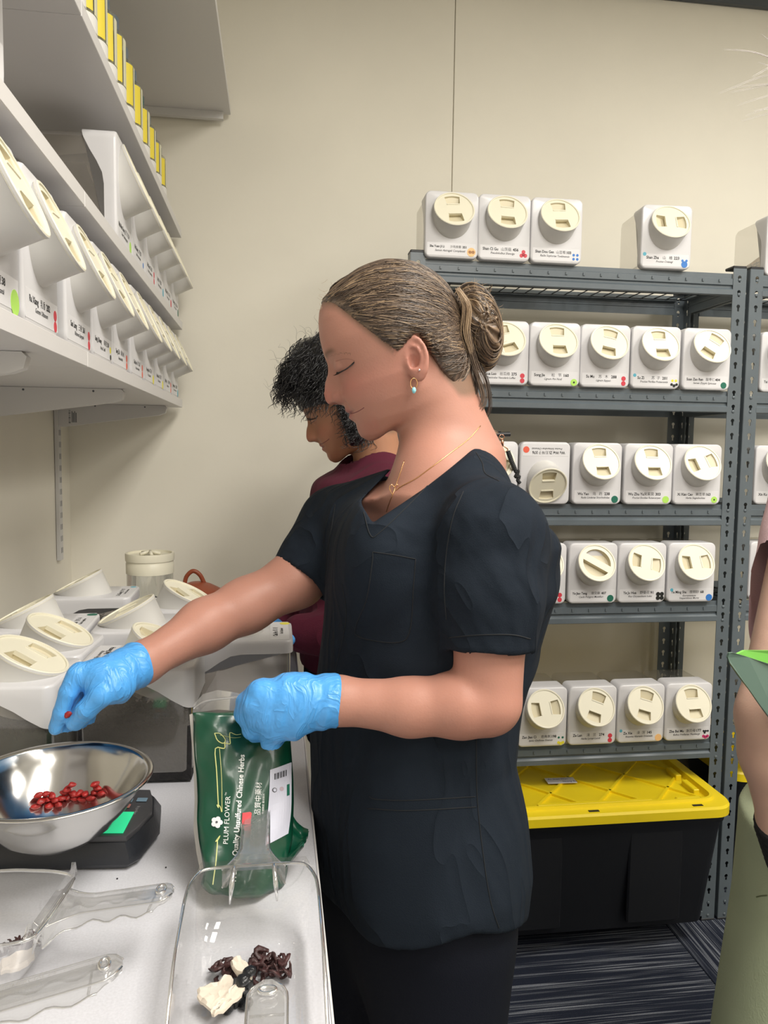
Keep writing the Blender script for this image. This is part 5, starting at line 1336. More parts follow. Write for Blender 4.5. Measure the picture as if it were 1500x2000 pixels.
# her frizzy grey hair, whose fringe reaches into the picture at the top right
m_gh = hair_m('grey_hair', (.42, .39, .37), .35)
def hair3(p):
    a, b, c = H3.loc(p); d = np.sqrt(((a+560)/155)**2+((b+880)/165)**2+(c/140)**2); return (smax((d-1)*130, (a+470)+.55*(-(b+800)), 10)*H3.s-.006*vnoise(p*60, 5)-.003*vnoise(p*130, 6)).astype(np.float32)
c = H3.O; V, Q_ = surface(hair3, ax(c[0]-.16, c[0]+.18, .006), ax(c[1]-.16, c[1]+.16, .006), ax(c[2]-.16, c[2]+.18, .006)); at3(link('grey_hair', np_mesh(relax(V, Q_, 1), Q_, 'grey_hair'), m_gh, W3))
rs = np.random.RandomState(9); st = []
for (x0, y0, x1, y1, bend) in ((1590, 150, 1402, 182, -26), (1590, 178, 1438, 205, -12), (1590, 160, 1425, 180, -8), (1590, 195, 1455, 225, -10), (1590, 205, 1446, 236, -6), (1545, 130, 1468, 150, -14), (1540, 160, 1487, 66, -30), (1520, 120, 1412, 95, -10), (1590, 210, 1470, 215, -6), (1590, 185, 1430, 170, -18), (1550, 190, 1480, 120, -24)):
    for q in range(2):
        pts = []
        for t in np.linspace(0, 1, 12):
            pts.append(P(x0+(x1-x0)*t+rs.uniform(-.4, .4)+q*1.5, y0+(y1-y0)*t+bend*math.sin(3.14*t)*(1-.5*t)+q*2, y=.86-.03*t))
        st.append(pts)
for q in range(420):                 # frizz all round the head
    d_ = rs.normal(size=3); d_ /= np.linalg.norm(d_)
    if d_[0] < -.1 and d_[2] < .35: continue
    b0 = H3.O+np.array([.012, 0, .004])+d_*np.array([.095, .088, .10]); e_ = np.cross(d_, rs.normal(size=3)); e_ /= np.linalg.norm(e_); L_ = rs.uniform(.01, .045)
    st.append([b0+d_*L_*t*.6+e_*L_*(t**1.5)+.003*np.array([math.sin(9*t+q), math.cos(8*t+q), 0]) for t in np.linspace(0, 1, 12)])
at3(hair_obj('flyaway_hair', st, .00035, m_gh, W3, .2, kind='stuff'))
# the folded green board she holds
gb = empty('folder', P(1500, 1330, y=.80), label='folded board, grey-green outside and lime inside, at the right edge', cat='folder')
gi = Matrix.Translation(-Vector(P(1500, 1330, y=.80)))
def sheet(pts, y0, y1, th, name, mt):
    f = [P(a, b, y=yy_) for a, b, yy_ in pts]; n = len(f); c = np.mean(f, 0); nrm = np.cross(f[1]-f[0], f[2]-f[0]); nrm /= np.linalg.norm(nrm)
    o = MB().add([tuple(q-nrm*th/2) for q in f]+[tuple(q+nrm*th/2) for q in f], [tuple(range(n)), tuple(range(2*n-1, n-1, -1))]+[(i, i+n, (i+1) % n+n, (i+1) % n) for i in range(n)]).build(name, mt, gb); o.matrix_local = gi; return o
grey_g = mat('grey_green_plastic', (.10, .165, .135), .35); lime = mat('lime_plastic', (.22, .62, .10), .35)
pts = [(1423, 1275, .74), (1420, 1283, .74), (1424, 1294, .74), (1440, 1318, .745), (1462, 1346, .75), (1482, 1375, .755), (1500, 1400, .76), (1540, 1450, .77), (1600, 1420, .80), (1600, 1345, .80), (1500, 1296, .76), (1460, 1283, .75), (1430, 1274, .74)]
sheet(pts, 0, 0, .003, 'outer_panel', grey_g)
pts = [(1436, 1278, .753), (1452, 1270, .757), (1500, 1270, .768), (1600, 1290, .80), (1600, 1350, .81), (1500, 1302, .772), (1460, 1290, .76)]
sheet(pts, 0, 0, .003, 'inner_panel', lime)
# ---------------------------------------------------------------- things on the worktop
m_steel = mat('brushed_steel', (.62, .61, .59), .14, metal=1, bump=.02, bscale=40)
m_steel2 = mat('satin_steel', (.58, .57, .55), .28, metal=1)
m_scale = mat('scale_black', (.018, .020, .025), .38, bump=.08, bscale=300); m_scale2 = mat('scale_panel', (.055, .055, .06), .35)
# ---- digital scale
a0 = P(0, 1697, z=CT); a1 = P(262, 1690, z=CT); c2 = P(285, 1625, z=CT)
dv = (a1-a0); dv[2] = 0; ang = math.atan2(dv[1], dv[0])
SCL = empty('kitchen_scale', (a1[0]+.002, a1[1]-.010, CT), (0, 0, ang), label='black digital scale with a glowing green display under the steel bowl', cat='scale')
# local frame: x to the right, origin at the front right foot; the body runs to -x
SD = .130
def oct_ring(x0, x1, y0, y1, z, c): return [(x0+c, y0, z), (x1-c*.45, y0, z), (x1, y0+c*.6, z), (x1+.010, (y0+y1)/2, z), (x1, y1-c*.6, z), (x1-c*.45, y1, z), (x0+c, y1, z), (x0, y1-c, z), (x0, y0+c, z)]
b = MB(); b.rings([oct_ring(-.30, .0, 0, SD, .003, .02), oct_ring(-.303, .004, -.003, SD+.003, .008, .02), oct_ring(-.303, .004, -.003, SD+.003, .016, .02), oct_ring(-.296, -.003, .004, SD-.004, .030, .018)])
b.build('base', m_scale, SCL, angle=30)
MB().box(-.292, -.062, .002, SD-.002, .032, .044, b=.004).build('weighing_platform', m_scale, SCL)
for (x, y) in ((-.02, .02), (-.02, SD-.02), (-.28, .02), (-.28, SD-.02)): MB().lathe([(.008, 0), (.008, .005), (.006, .006)], 12, (x, y, 0)).build('foot', m_black, SCL)
pn = MB(); pr = [(-.056, .006), (-.010, .006), (-.002, .03), (.005, SD/2), (-.002, SD-.03), (-.010, SD-.006), (-.056, SD-.006)]
pn.rings([[(x, y, .030) for x, y in pr], [(x, y, .0365-.03*(x+.056)) for x, y in pr], [(x*.98-.001, y*.985+.001, .0375-.03*(x+.056)) for x, y in pr]])
po = pn.build('control_panel', m_scale2, SCL, angle=30)
pzl = lambda x: .0378-.03*(x+.056)
slope = Matrix.Rotation(math.atan(.03), 4, 'Y')
def onp(me, x, y, rot=0, z=.0003):
    return Matrix.Translation((x, y, pzl(x)+z)) @ slope @ Matrix.Rotation(rot, 4, 'Z')
d = MB().box(-.0135, .0135, -.025, .025, 0, .001, b=.0004).build('display', mat('green_lcd', (.02, .45, .20), .3, emit=((.02, .52, .22), .55)), po); d.matrix_local = onp(None, -.028, .036)
for k, (x, y, c) in enumerate(((-.032, .106, 'lblue'), (-.030, .091, 'lblue'), (-.013, .093, 'lblue'), (-.029, .076, 'coral'))):
    kb = MB().box(-.0062, .0062, -.0045, .0045, 0, .0012, b=.0005).build('button', mat('key_'+c, (.16, .25, .33) if c == 'lblue' else (.42, .16, .13), .4), po); kb.matrix_local = onp(None, x, y)
me = text_mesh([('I500', 0, 0, .011, dict(align='CENTER'))]); me.materials.append(mat('grey_print', (.35, .35, .36), .5)); o = link('lettering', me, None, po); o.matrix_local = onp(None, -.049, .026, math.pi/2, .0006)
me = text_mesh([('TARE  MODE', 0, 0, .0042, dict(align='CENTER')), ('500g x 0.1g', -.004, -.0245, .0045, dict(align='CENTER'))]); me.materials.append(_mats['grey_print']); o = link('lettering', me, None, po); o.matrix_local = onp(None, -.038, .070, math.pi/2, .0006)

# ---- steel bowl, tipped a little on the platform
BS = .86; BR = .118*BS
q = P(108, 1519, z=CT+.045+.068); bcx = np.array([q[0], q[1], CT+.0455])
BOWL = empty('mixing_bowl', bcx, (0, 0, 0), label='polished steel mixing bowl with red berries on the black scale', cat='bowl')
pr = [(0, 0), (.035, .0004), (.052, .006), (.070, .020), (.088, .042), (.101, .062), (.108, .076), (.1105, .079), (.1165, .0795), (.118, .078), (.1172, .0768), (.112, .0767), (.1092, .0745), (.1022, .0605), (.0893, .0405), (.0713, .0186), (.053, .0048), (.035, -.0006), (0, -.001)]
pr = [(r*BS, (z+.001)*BS) for r, z in pr][::-1]
b = MB().lathe(pr, 72); b.build('bowl_shell', m_steel, BOWL, smooth=True)
# ---- red berries
m_goji = mat('goji_red', (.30, .012, .010), .45, bump=.5, bscale=240, var=.3, vscale=120)
def berry_mesh(seed):
    rs = np.random.RandomState(seed); b = MB(); n = 10; pr = []
    for k in range(9):
        t = k/8; pr.append((.0042*math.sin(math.pi*min(.985, max(.015, t)))**.55+(1e-5), (t-.5)*.0115))
    b.lathe(pr, n); V = np.array(b.v); th = np.arctan2(V[:, 1], V[:, 0]); f = 1+.16*np.sin(th*3+V[:, 2]*400+seed)+rs.uniform(-.08, .08, len(V))
    V[:, 0] *= f; V[:, 1] *= f*.75; V[:, 0] += .0012*np.sin(V[:, 2]*180+seed); b.v = [tuple(v) for v in V]
    me = b.mesh('berry'); me.materials.append(m_goji); me.polygons.foreach_set('use_smooth', [True]*len(me.polygons)); return me
bm_ = [berry_mesh(k) for k in range(5)]
rs = np.random.RandomState(3); placed = []
pxb = [(70, 1577), (80, 1574), (88, 1571), (97, 1575), (106, 1574), (92, 1566), (76, 1570), (112, 1571), (120, 1567), (127, 1562), (134, 1557), (141, 1563), (148, 1560), (155, 1557), (131, 1566), (161, 1562), (176, 1560), (182, 1553), (190, 1549), (196, 1551), (186, 1556), (168, 1566), (140, 1570), (102, 1568)]
def bowl_z(r): return BS*float(np.interp(r/BS, [0, .035, .053, .0713, .0893, .1022], [0.001, .0014, .0068, .0206, .0425, .0625]))
for k, (px, py) in enumerate(pxb):
    # find the wall point of the bowl on that sight line (near wall is hidden by the rim: use the floor/wall beyond)
    best = None
    for y in np.linspace(bcx[1]-.08, bcx[1]+.06, 120):
        q = P(px, py, y=y); r = math.hypot(q[0]-bcx[0], q[1]-bcx[1]); e = abs(q[2]-(bcx[2]+bowl_z(r)+.003))
        if r < .075 and (best is None or e < best[0]): best = (e, q, r)
    q = best[1]; r = best[2]; z = bcx[2]+bowl_z(r)+.0036+.0028*(k % 3 == 2)
    while any(np.hypot(q[0]-u[0], q[1]-u[1]) < .0062 and abs(z-u[2]) < .004 for u in placed) and z < q[2]+.03: z += .002
    placed.append((q[0], q[1], z)); nx, ny = q[0]-bcx[0], q[1]-bcx[1]; sl = math.atan(.9) if r > .06 else (.5 if r > .04 else .1)
    o = bpy.data.objects.new('goji_berry', bm_[k % 5]); COL.objects.link(o); o.location = (q[0], q[1], z); o.rotation_euler = (rs.uniform(1.2, 1.9), rs.uniform(-.3, .3)+sl*0, rs.uniform(0, 6.28))
    tag(o, 'dried red goji berry lying in the steel bowl', 'berry', 'red berries in the steel bowl')
q = P(132, 1396, y=.893); o = bpy.data.objects.new('goji_berry', bm_[0]); COL.objects.link(o); o.location = q; o.rotation_euler = (.5, .6, .2); tag(o, 'dried red berry pinched between the gloved fingertips', 'berry')

# ---- the green herb bag
m_bag = mat('green_foil', (.003, .058, .030), .30, spec=.5, bump=.25, bscale=28, coat=.25)
m_film = clear('clear_film', (.93, .93, .93), .10, .12, .10, (.8, .8, .8), .5)
Bb = P(398, 1722, z=CT); Bb2 = P(560, 1700, z=CT); yT = .865
TL = P(376, 1382, y=yT); TR = P(545, 1378, y=yT+.01)
BAG = empty('herb_bag', ((Bb[0]+Bb2[0])/2, Bb[1], CT), label='green foil herb bag with white print, held upright by a gloved hand', cat='bag')
bi = Matrix.Translation(-BAG.location)
# outline rows (left px, right px, py, depth at the middle): front face follows these
rowsB = [(376, 566, 1392, .862), (378, 566, 1410, .860), (377, 567, 1440, .856), (380, 570, 1480, .850), (384, 573, 1520, .842), (386, 574, 1560, .833), (385, 573, 1600, .822), (388, 571, 1640, .811), (394, 565, 1670, .800), (399, 562, 1700, .792), (392, 556, 1728, .786)]
def bagpt(i, t, side):
    l, r, py, y = rowsB[i]; px = l+(r-l)*t; bulge = (1-(2*t-1)**2)**.7*(.004+.022*math.sin(min(1, i/7)*math.pi*.62))
    q = P(px, py, y=y+.10*(t-.5)*.25)
    q = q+np.array([0, -side*bulge+(.012 if side < 0 else 0)*0, 0]); q[1] += .003*math.sin(t*17+i*.9)*math.sin(i*1.3+t*5)
    q[2] = max(q[2], CT+.002); return q
NT = 28
b = MB(); fr = []; bk = []
rowsN = len(rowsB); ROWI = np.linspace(0, rowsN-1, 40)
def lerp_row(x, t, side):
    i = min(int(x), rowsN-2); f = x-i; return bagpt(i, t, side)*(1-f)+bagpt(i+1, t, side)*f
rings = [[lerp_row(x, t, 1) for t in np.linspace(0, 1, NT)]+[lerp_row(x, t, -1) for t in np.linspace(1, 0, NT)[1:-1]] for x in ROWI]
ob = b.rings(rings, True, True).build('foil_pouch', m_bag, BAG, smooth=True); ob.matrix_local = bi
me_ = ob.data; BVB = BVHTree.FromPolygons([tuple(v.co) for v in me_.vertices], [tuple(p_.vertices) for p_ in me_.polygons])
# gusset spread to the right
b = MB(); gp = [[(556, 1560, .86), (575, 1600, .85), (588, 1615, .85), (604, 1625, .84)], [(556, 1620, .835), (575, 1628, .835), (590, 1640, .83), (600, 1636, .825)], [(552, 1680, .81), (570, 1668, .81), (585, 1655, .81), (596, 1645, .815)], [(548, 1716, .795), (560, 1698, .795), (578, 1672, .80), (590, 1655, .80)]]
sm = []
for row in gp:
    sm.append([P(a, c, y=y) for a, c, y in row])
sm = [smoothpath(r, 4) for r in sm]; cols = [smoothpath([r[k] for r in sm], 4) for k in range(len(sm[0]))]
for c in cols:
    for j, q in enumerate(c): q[2] = max(q[2]+.003*math.sin(j*1.7), CT+.003)
nn = len(cols[0]); vs = [q for c in cols for q in c]; fs = [(i*nn+j, i*nn+j+1, (i+1)*nn+j+1, (i+1)*nn+j) for i in range(len(cols)-1) for j in range(nn-1)]
k = len(vs); vs2 = [q+np.array([0, .012, -.004]) for q in vs]; 
for q in vs2: q[2] = max(q[2], CT+.001)
b.add(vs+vs2, fs+[tuple(x+k for x in f[::-1]) for f in fs]); o = b.build('side_gusset', m_bag, BAG, smooth=True); o.matrix_local = bi
# clear top with zip and the clear left seam
def strip(pts, name, mt, th=.0008):
    f = [np.array(q) for q in pts]; n = len(f)//2; b = MB(); top = f[:n]; bot = f[n:]
    vs = [q for pair in zip(top, bot) for q in pair]; vs2 = [q+np.array([0, th, 0]) for q in vs]; fs = [(2*i, 2*i+1, 2*i+3, 2*i+2) for i in range(n-1)]; k = len(vs)
    b.add(vs+vs2, fs+[tuple(x+k for x in g[::-1]) for g in fs]); o = b.build(name, mt, BAG, smooth=True); o.matrix_local = bi; return o
tp = [(378, 1377), (396, 1356), (425, 1348), (455, 1352), (480, 1358), (520, 1354), (562, 1352)]; bt = [(376, 1394), (396, 1390), (425, 1386), (455, 1388), (480, 1390), (520, 1390), (564, 1392)]
strip([P(a, c, y=.868+.004*math.sin(i*2)) for i, (a, c) in enumerate(tp)]+[P(a, c, y=.862) for a, c in bt], 'clear_top', m_film)
o = MB().tube(smoothpath([P(a, c, y=.858) for a, c in ((378, 1384), (400, 1370), (440, 1364), (480, 1361), (520, 1358), (562, 1356))], 4), .0011, 6).build('zip_seal', m_film, BAG, smooth=True); o.matrix_local = bi
le = [(376, 1394), (379, 1440), (384, 1500), (386, 1560), (386, 1620), (394, 1665), (398, 1700)]; lo_ = [(370, 1396), (374, 1445), (378, 1500), (380, 1560), (378, 1620), (384, 1668), (392, 1705)]
strip([P(a, c, y=.862-.01*i) for i, (a, c) in enumerate(le)]+[P(a, c, y=.864-.01*i) for i, (a, c) in enumerate(lo_)], 'clear_seam', mat('milky_film', (.62, .60, .57), .25, spec=.6))
# print on the bag: lay flat meshes onto the pouch
m_wp = mat('white_print', (.80, .82, .80), .4); m_yp = mat('gold_print', (.70, .72, .28), .4); m_rp = mat('red_print', (.62, .02, .03), .4); m_lp = mat('lilac_label', (.60, .61, .72), .4)
def on_bag(px, py, off=.0006):
    d = Vector(ray(px, py)).normalized(); h = BVB.ray_cast(Vector(CAMLOC), d)
    if h[0] is None: return np.array(P(px, py, y=.83))
    n = h[1] if h[1].dot(d) < 0 else -h[1]
    return np.array(h[0]+n*off)
def decal(me, fn, mt, name, off=.0006):
    """fn maps local flat (x, y) to a picture point; every vertex is laid on the bag's surface"""
    vs = [on_bag(*fn(v.co.x, v.co.y), off) for v in me.vertices]; fs = [tuple(p_.vertices) for p_ in me.polygons]
    o = MB().add(vs, fs).build(name, mt, ob); return o
def vert_text(s_, x0, y0, x1, y1, h, bold=0, mt=m_wp, cjk=False, sx=1.0):
    """baseline runs from (x0,y0) to (x1,y1) in picture points, letters h tall"""
    me = text_mesh([(s_, 0, 0, 1.0, dict(bold=bold))]); xs = [v.co.x for v in me.vertices]; ys = [v.co.y for v in me.vertices]; w_ = max(xs); hh = .70
    L_ = math.hypot(x1-x0, y1-y0); ux, uy = (x1-x0)/L_, (y1-y0)/L_; nx, ny = -(-uy), -ux
    nx, ny = uy, -ux           # left of the reading direction on screen
    return decal(me, lambda x, y: (x0+ux*L_*x/w_+nx*h*y/hh, y0+uy*L_*x/w_+ny*h*y/hh), mt, 'lettering')
vert_text('PLUM FLOWER', 441, 1649, 446, 1555, 9.5)
vert_text('Premier Quality Unsulfured Chinese Herbs', 456, 1722, 473, 1474, 10.5, bold=.02)
vert_text('品質中藥材', 503, 1592, 506, 1528, 9.5)
vert_text('特選無硫 藥材飲片', 513, 1590, 515, 1550, 3.4)
vert_text('TM', 441, 1554, 442, 1548, 3)
def poly_decal(pts, mt, name, off=.0006, n=1):
    me = curve_mesh([pts]); return decal(me, lambda x, y: (x, -y), mt, name, off)
def grid_decal(x0, y0, x1, y1, sk, mt, name, off):
    b = MB(); n = 8; vs = [on_bag(x0+(x1-x0)*i/n, y0+(y1-y0)*j/n+sk*(1-i/n), off) for i in range(n+1) for j in range(n+1)]
    return MB().add(vs, [(i*(n+1)+j, i*(n+1)+j+1, (i+1)*(n+1)+j+1, (i+1)*(n+1)+j) for i in range(n) for j in range(n)]).build(name, mt, ob)
lab = [(527, 1504), (568, 1489), (568, 1520), (568, 1560), (567, 1600), (563, 1628), (540, 1642), (517, 1652), (521, 1600), (525, 1550)]
n_ = 10; le_ = smoothpath([(527, 1504, 0), (525, 1550, 0), (521, 1600, 0), (517, 1652, 0)], 4); re_ = smoothpath([(568, 1489, 0), (568, 1535, 0), (567, 1585, 0), (562, 1628, 0)], 4)
vs_ = [on_bag(*(l_*(1-k/n_)+r_*k/n_)[:2], .0010) for l_, r_ in zip(le_, re_) for k in range(n_+1)]
MB().add(vs_, [(i*(n_+1)+k, i*(n_+1)+k+1, (i+1)*(n_+1)+k+1, (i+1)*(n_+1)+k) for i in range(len(le_)-1) for k in range(n_)]).build('label', m_lp, ob)
for q in range(9):
    x = 535+q*2.7; w_ = (1.6, 1.0, 1.9, .8)[q % 4]; poly_decal([(x, -(1511-q*.9)), (x+w_, -(1511-q*.9)), (x+w_, -(1523-q*.9)), (x, -(1523-q*.9))], m_ink, 'bar_code', .0014)
for (s_, x0, y0, x1, y1, h, bd) in (('Certified Organic', 528, 1642, 533, 1602, 3.2, .02), ('GOU QI ZI', 534, 1636, 537, 1612, 3.2, .02), ('Lycium barbarum fruit', 541, 1632, 545, 1590, 2.4, 0), ('Lot No. 11482', 549, 1632, 552, 1605, 2.4, 0), ('Net weight 1 lb (453 g)', 555, 1630, 559, 1585, 2.4, 0)): vert_text(s_, x0, y0, x1, y1, h, bd, m_ink)
def ring_px(cx, cy, r, n=14): return [(cx+r*math.cos(t), -(cy+r*math.sin(t))) for t in np.linspace(0, 2*math.pi, n, endpoint=False)]
poly_decal(ring_px(535, 1543, 4.6), m_ink2, 'seal_mark', .0014); poly_decal(ring_px(535, 1543, 3.2), m_lp, 'seal_mark', .0017); poly_decal(ring_px(549, 1541, 4.2), mat('pinkish_print', (.50, .40, .46), .5), 'seal_mark', .0014); poly_decal([(559, -1533), (564, -1531), (564, -1553), (559, -1555)], m_stk['dgreen'], 'seal_mark', .0014)
poly_decal([(473, -1588), (488, -1586), (491, -1588), (489, -1608), (487, -1610), (475, -1611), (472, -1608)], m_rp, 'seal_mark', .0010)
fl_ = []
for k in range(5):
    a = k*2*math.pi/5-1.2; poly_decal([(424+6.6*math.cos(a)+5.0*math.cos(t), -(1606+6.6*math.sin(a)+5.0*math.sin(t))) for t in np.linspace(0, 6.28, 12, endpoint=False)], mat('flower_white', (.75, .77, .80), .4), 'flower_petal', .0010)
poly_decal(ring_px(424, 1606, 2.2), m_ink2, 'flower_centre', .0016)
def line_decal(pts, r, mt, name):
    pp = [on_bag(a, c, .0005) for a, c, _ in smoothpath([(a, c, 0) for a, c in pts], 3)]; MB().tube(pp, r, 5, flat=.5).build(name, mt, ob)
line_decal([(470, 1434), (460, 1435), (449, 1431), (449, 1445), (449, 1453), (439, 1451)], .0006, m_yp, 'gold_vine'); line_decal([(439, 1451), (438, 1462), (421, 1462), (423, 1500), (425, 1540), (427, 1576)], .0006, m_yp, 'gold_vine')
line_decal([(419, 1432), (430, 1433), (440, 1445), (436, 1452), (425, 1446), (419, 1432)], .0006, m_yp, 'gold_vine'); line_decal([(427, 1578), (424, 1572), (430, 1575), (433, 1586)], .0005, m_yp, 'gold_vine')
line_decal([(470, 1440), (455, 1441), (440, 1438), (430, 1436)], .0003, m_yp, 'gold_vine'); line_decal([(429, 1462), (433, 1520), (434, 1586)], .0003, m_yp, 'gold_vine')
line_decal([(421, 1644), (425, 1638), (430, 1632), (426, 1640), (421, 1644)], .0005, m_yp, 'gold_vine'); line_decal([(425, 1640), (422, 1680), (419, 1705), (416, 1728)], .0006, m_yp, 'gold_vine')

# ---- clear scoops
m_sc = clear('scoop_clear', (.955, .952, .945), .05, .05, .04, (.75, .75, .75), .48)
m_sch = clear('scoop_handle', (.92, .92, .92), .08, .08, .17, (.70, .70, .70), .6)
m_sce = clear('scoop_edge', (.80, .80, .79), .25, .08, .22, (.80, .80, .80), .8)
def scoop(name_label, W_, L_, Hh, M_, hl=.105, group='clear plastic scoops on the worktop', body=True, cat='scoop'):
    """local: mouth towards -y, closed end at y=0 where the handle leaves towards +y; bottom at z=0"""
    t = empty('scoop', (0, 0, 0), label=name_label, cat=cat, group=group)
    if body:
        b = MB(); n = 9; rings = []
        def section(y, k, z0, rr):          # U-shaped cross section, open upwards
            w = W_/2*k; o = [(-w*1.0, y, Hh)]
            for a in np.linspace(0, 1, n): an = math.pi/2*a; o.append((-w*.93+rr-rr*math.cos(an), y, z0+rr-rr*math.sin(an)))
            for a in np.linspace(0, 1, n): an = math.pi/2*(1-a); o.append((w*.93-rr+rr*math.cos(an), y, z0+rr-rr*math.sin(an)))
            o.append((w*1.0, y, Hh)); return o
        secs = []
        for y, hh in ((-L_, .02), (-L_*.85, Hh*.55), (-L_*.6, Hh*.9), (-L_*.3, Hh), (-.02, Hh)):
            s_ = section(y, 1.0, 0, .022); s_ = [(x, yy, min(z, hh) if z > .022 else z) for x, yy, z in s_]; secs.append(s_)
        b.rings(secs, False, False, closed=False)
        # back wall curves up from the floor
        n2 = 9; bw = []
        for a in np.linspace(0, 1, n2):
            an = math.pi/2*a; y = -.02+.02*math.sin(an)*1.0+.012*a; z0 = .035*(1-math.cos(an)); kk = 1-.10*a**3
            bw.append(section(y, kk, z0, .022+.012*a))
        b.rings(bw, False, False, closed=False)
        yb = -.02+.02+.012
        top = section(yb, .90, .035, .034)
        # close the back
        cz = [(x, yb+.004, z) for x, _, z in top]; b.rings([top, cz], False, False, closed=False)
        b.add([(x, yb+.004, z) for x, _, z in top], [tuple(range(len(top)))])
        b.build('scoop_body', m_sc, t, smooth=True)
        rim = [(-W_/2, -L_, .02), (-W_/2, -L_*.85, Hh*.55), (-W_/2, -L_*.6, Hh*.9), (-W_/2, -L_*.3, Hh), (-W_/2, -.03, Hh), (-W_/2*.97, -.008, Hh), (-W_/2*.84, yb, Hh), (-W_/2*.6, yb+.005, Hh), (0, yb+.006, Hh)]
        rim = rim+[(-x, y, z) for x, y, z in rim[:-1]][::-1]
        MB().tube(smoothpath(rim, 4), .0016, 6).build('rim', m_sce, t, smooth=True)
    yb = .012; hz = Hh-.006
    # handle: inverted trough with wavy grip edge, end loop with a hole
    hb = MB(); secs = []
    for k in range(23):
        u = k/22; y = yb+.004+u*hl; w = .0145+.016*max(0, 1-u/.30)**1.6; drop = .012+.0022*math.cos(u*26)+.006*max(0, 1-u/.25); z = hz+.006+.016*u
        if u > .88: w = .0145*math.sqrt(max(0.05, 1-((u-.88)/.125)**2)); drop = .006
        secs.append([(-w, y, z-drop), (-w, y, z-.003), (-w*.8, y, z), (w*.8, y, z), (w, y, z-.003), (w, y, z-drop), (w*.86, y, z-drop), (w*.84, y, z-.004), (-w*.84, y, z-.004), (-w*.86, y, z-drop)])
    hb.rings(secs, True, True); hd = hb.build('handle', m_sch, t, angle=40)
    ed = MB()
    for s_ in (-1, 1):
        ed.tube([(s_*q[4][0], q[4][1], q[4][2]+.001) for q in secs], .0009, 5); ed.tube([(s_*q[5][0], q[5][1], q[5][2]) for q in secs[:20]], .0009, 5)
    ed.tube([(-.0125, secs[18][0][1], hz+.009), (.0125, secs[18][0][1], hz+.009)], .0012, 5)
    ed.build('handle_ridge', m_sce, hd, smooth=True)
    yh = secs[20][0][1]-.001
    MB().tube([(.0062*math.cos(a), yh+.0035*math.sin(a), hz+.0215) for a in np.linspace(0, 6.28, 20)[:-1]], .0016, 6, closed=True).build('hanging_hole', m_sce, hd, smooth=True)
    if body:
        for s_ in (-1, 1):
            MB().tube([(s_*.019, yb+.006, Hh), (s_*.021, yb-.004, Hh-.014), (s_*.0225, yb-.008, Hh-.030)], [.0022, .0026, .0008], 6).build('handle_rib', m_sce, t, smooth=True)
    me = text_mesh([('COMMERCIAL 64', 0, .003, .0058, dict(align='CENTER')), ('MADE IN USA', 0, -.004, .0040, dict(align='CENTER'))]); me.materials.append(m_sce); o = link('lettering', me, None, hd); o.matrix_local = Matrix.Translation((0, yb+.062, hz+.0165)) @ Matrix.Rotation(.15, 4, 'X') @ Matrix.Rotation(math.pi/2, 4, 'Z')
    t.matrix_world = M_; return t
def place(px, py, z, yaw, pitch=0, zoff=0):
    q = P(px, py, z=z); return Matrix.Translation((q[0], q[1], CT+.0015+zoff)) @ Matrix.Rotation(yaw, 4, 'Z') @ Matrix.Rotation(pitch, 4, 'X')
SCH = .062
scoop('large clear plastic scoop holding dark herbs and white slices, nearest the camera', .120, .185, SCH, place(495, 1712, CT+SCH, .0), group=None or 'clear plastic scoops on the worktop')
scoop('clear plastic scoop at the left edge, its handle pointing right', .115, .18, .055, place(74, 1772, CT+.055, -math.pi/2-.12+math.pi*0))
q = P(-95, 1965, z=CT+.07); scoop('clear plastic scoop whose handle crosses the lower left corner', .11, .17, .06, Matrix.Translation((q[0]-.02, q[1]-.016, CT+.014)) @ Matrix.Rotation(-math.pi/2+.12, 4, 'Z') @ Matrix.Rotation(.03, 4, 'X'), hl=.125)
q = P(512, 1914, z=CT+.062); scoop('clear plastic scoop entering at the bottom edge, handle over the herbs', .11, .17, .062, Matrix.Translation((q[0]+.002, q[1]-.150, CT+.0015)) @ Matrix.Rotation(-.02, 4, 'Z') @ Matrix.Rotation(.0, 4, 'X'), hl=.11)

# ---- dried herbs in the scoop: curled dark pieces, black lumps, chalky slices
m_h1 = mat('dark_dried_fruit', (.045, .016, .016), .5, bump=.8, bscale=180, var=.5, vscale=90); m_h2 = mat('black_lump', (.010, .011, .013), .3, bump=.8, bscale=200); m_h3 = mat('chalky_slice', (.68, .60, .50), .8, bump=.5, bscale=90, var=.08, vscale=40)
rs = np.random.RandomState(12)
def curl_mesh(seed):
    r_ = np.random.RandomState(seed); b = MB(); n = 9; a0 = r_.uniform(0, 6); pts = []
    R0 = r_.uniform(.0032, .0052); turn = r_.uniform(3.5, 5.2)
    for k in range(n):
        an = a0+turn*k/(n-1); pts.append((R0*math.cos(an), R0*math.sin(an), .0035*math.sin(k*.9+seed)))
    w = [max(.0008, .0030*math.sin(math.pi*(k+.6)/n)*r_.uniform(.75, 1.2)) for k in range(n)]
    b.tube(pts, w, 6, flat=.55); me = b.mesh('curl'); me.materials.append(m_h1); me.polygons.foreach_set('use_smooth', [True]*len(me.polygons)); return me
cm = [curl_mesh(k) for k in range(8)]
occ = []
def stand(px, py, h0=.004, rr=.005, h=.004):
    q = P(px, py, z=CT+.004+h0); z = CT+.0045+h0
    while any(math.hypot(q[0]-u[0], q[1]-u[1]) < (rr+u[3])*.8 and abs(z-u[2]) < h for u in occ): z += .0022
    occ.append((q[0], q[1], z, rr)); return (q[0], q[1], z)
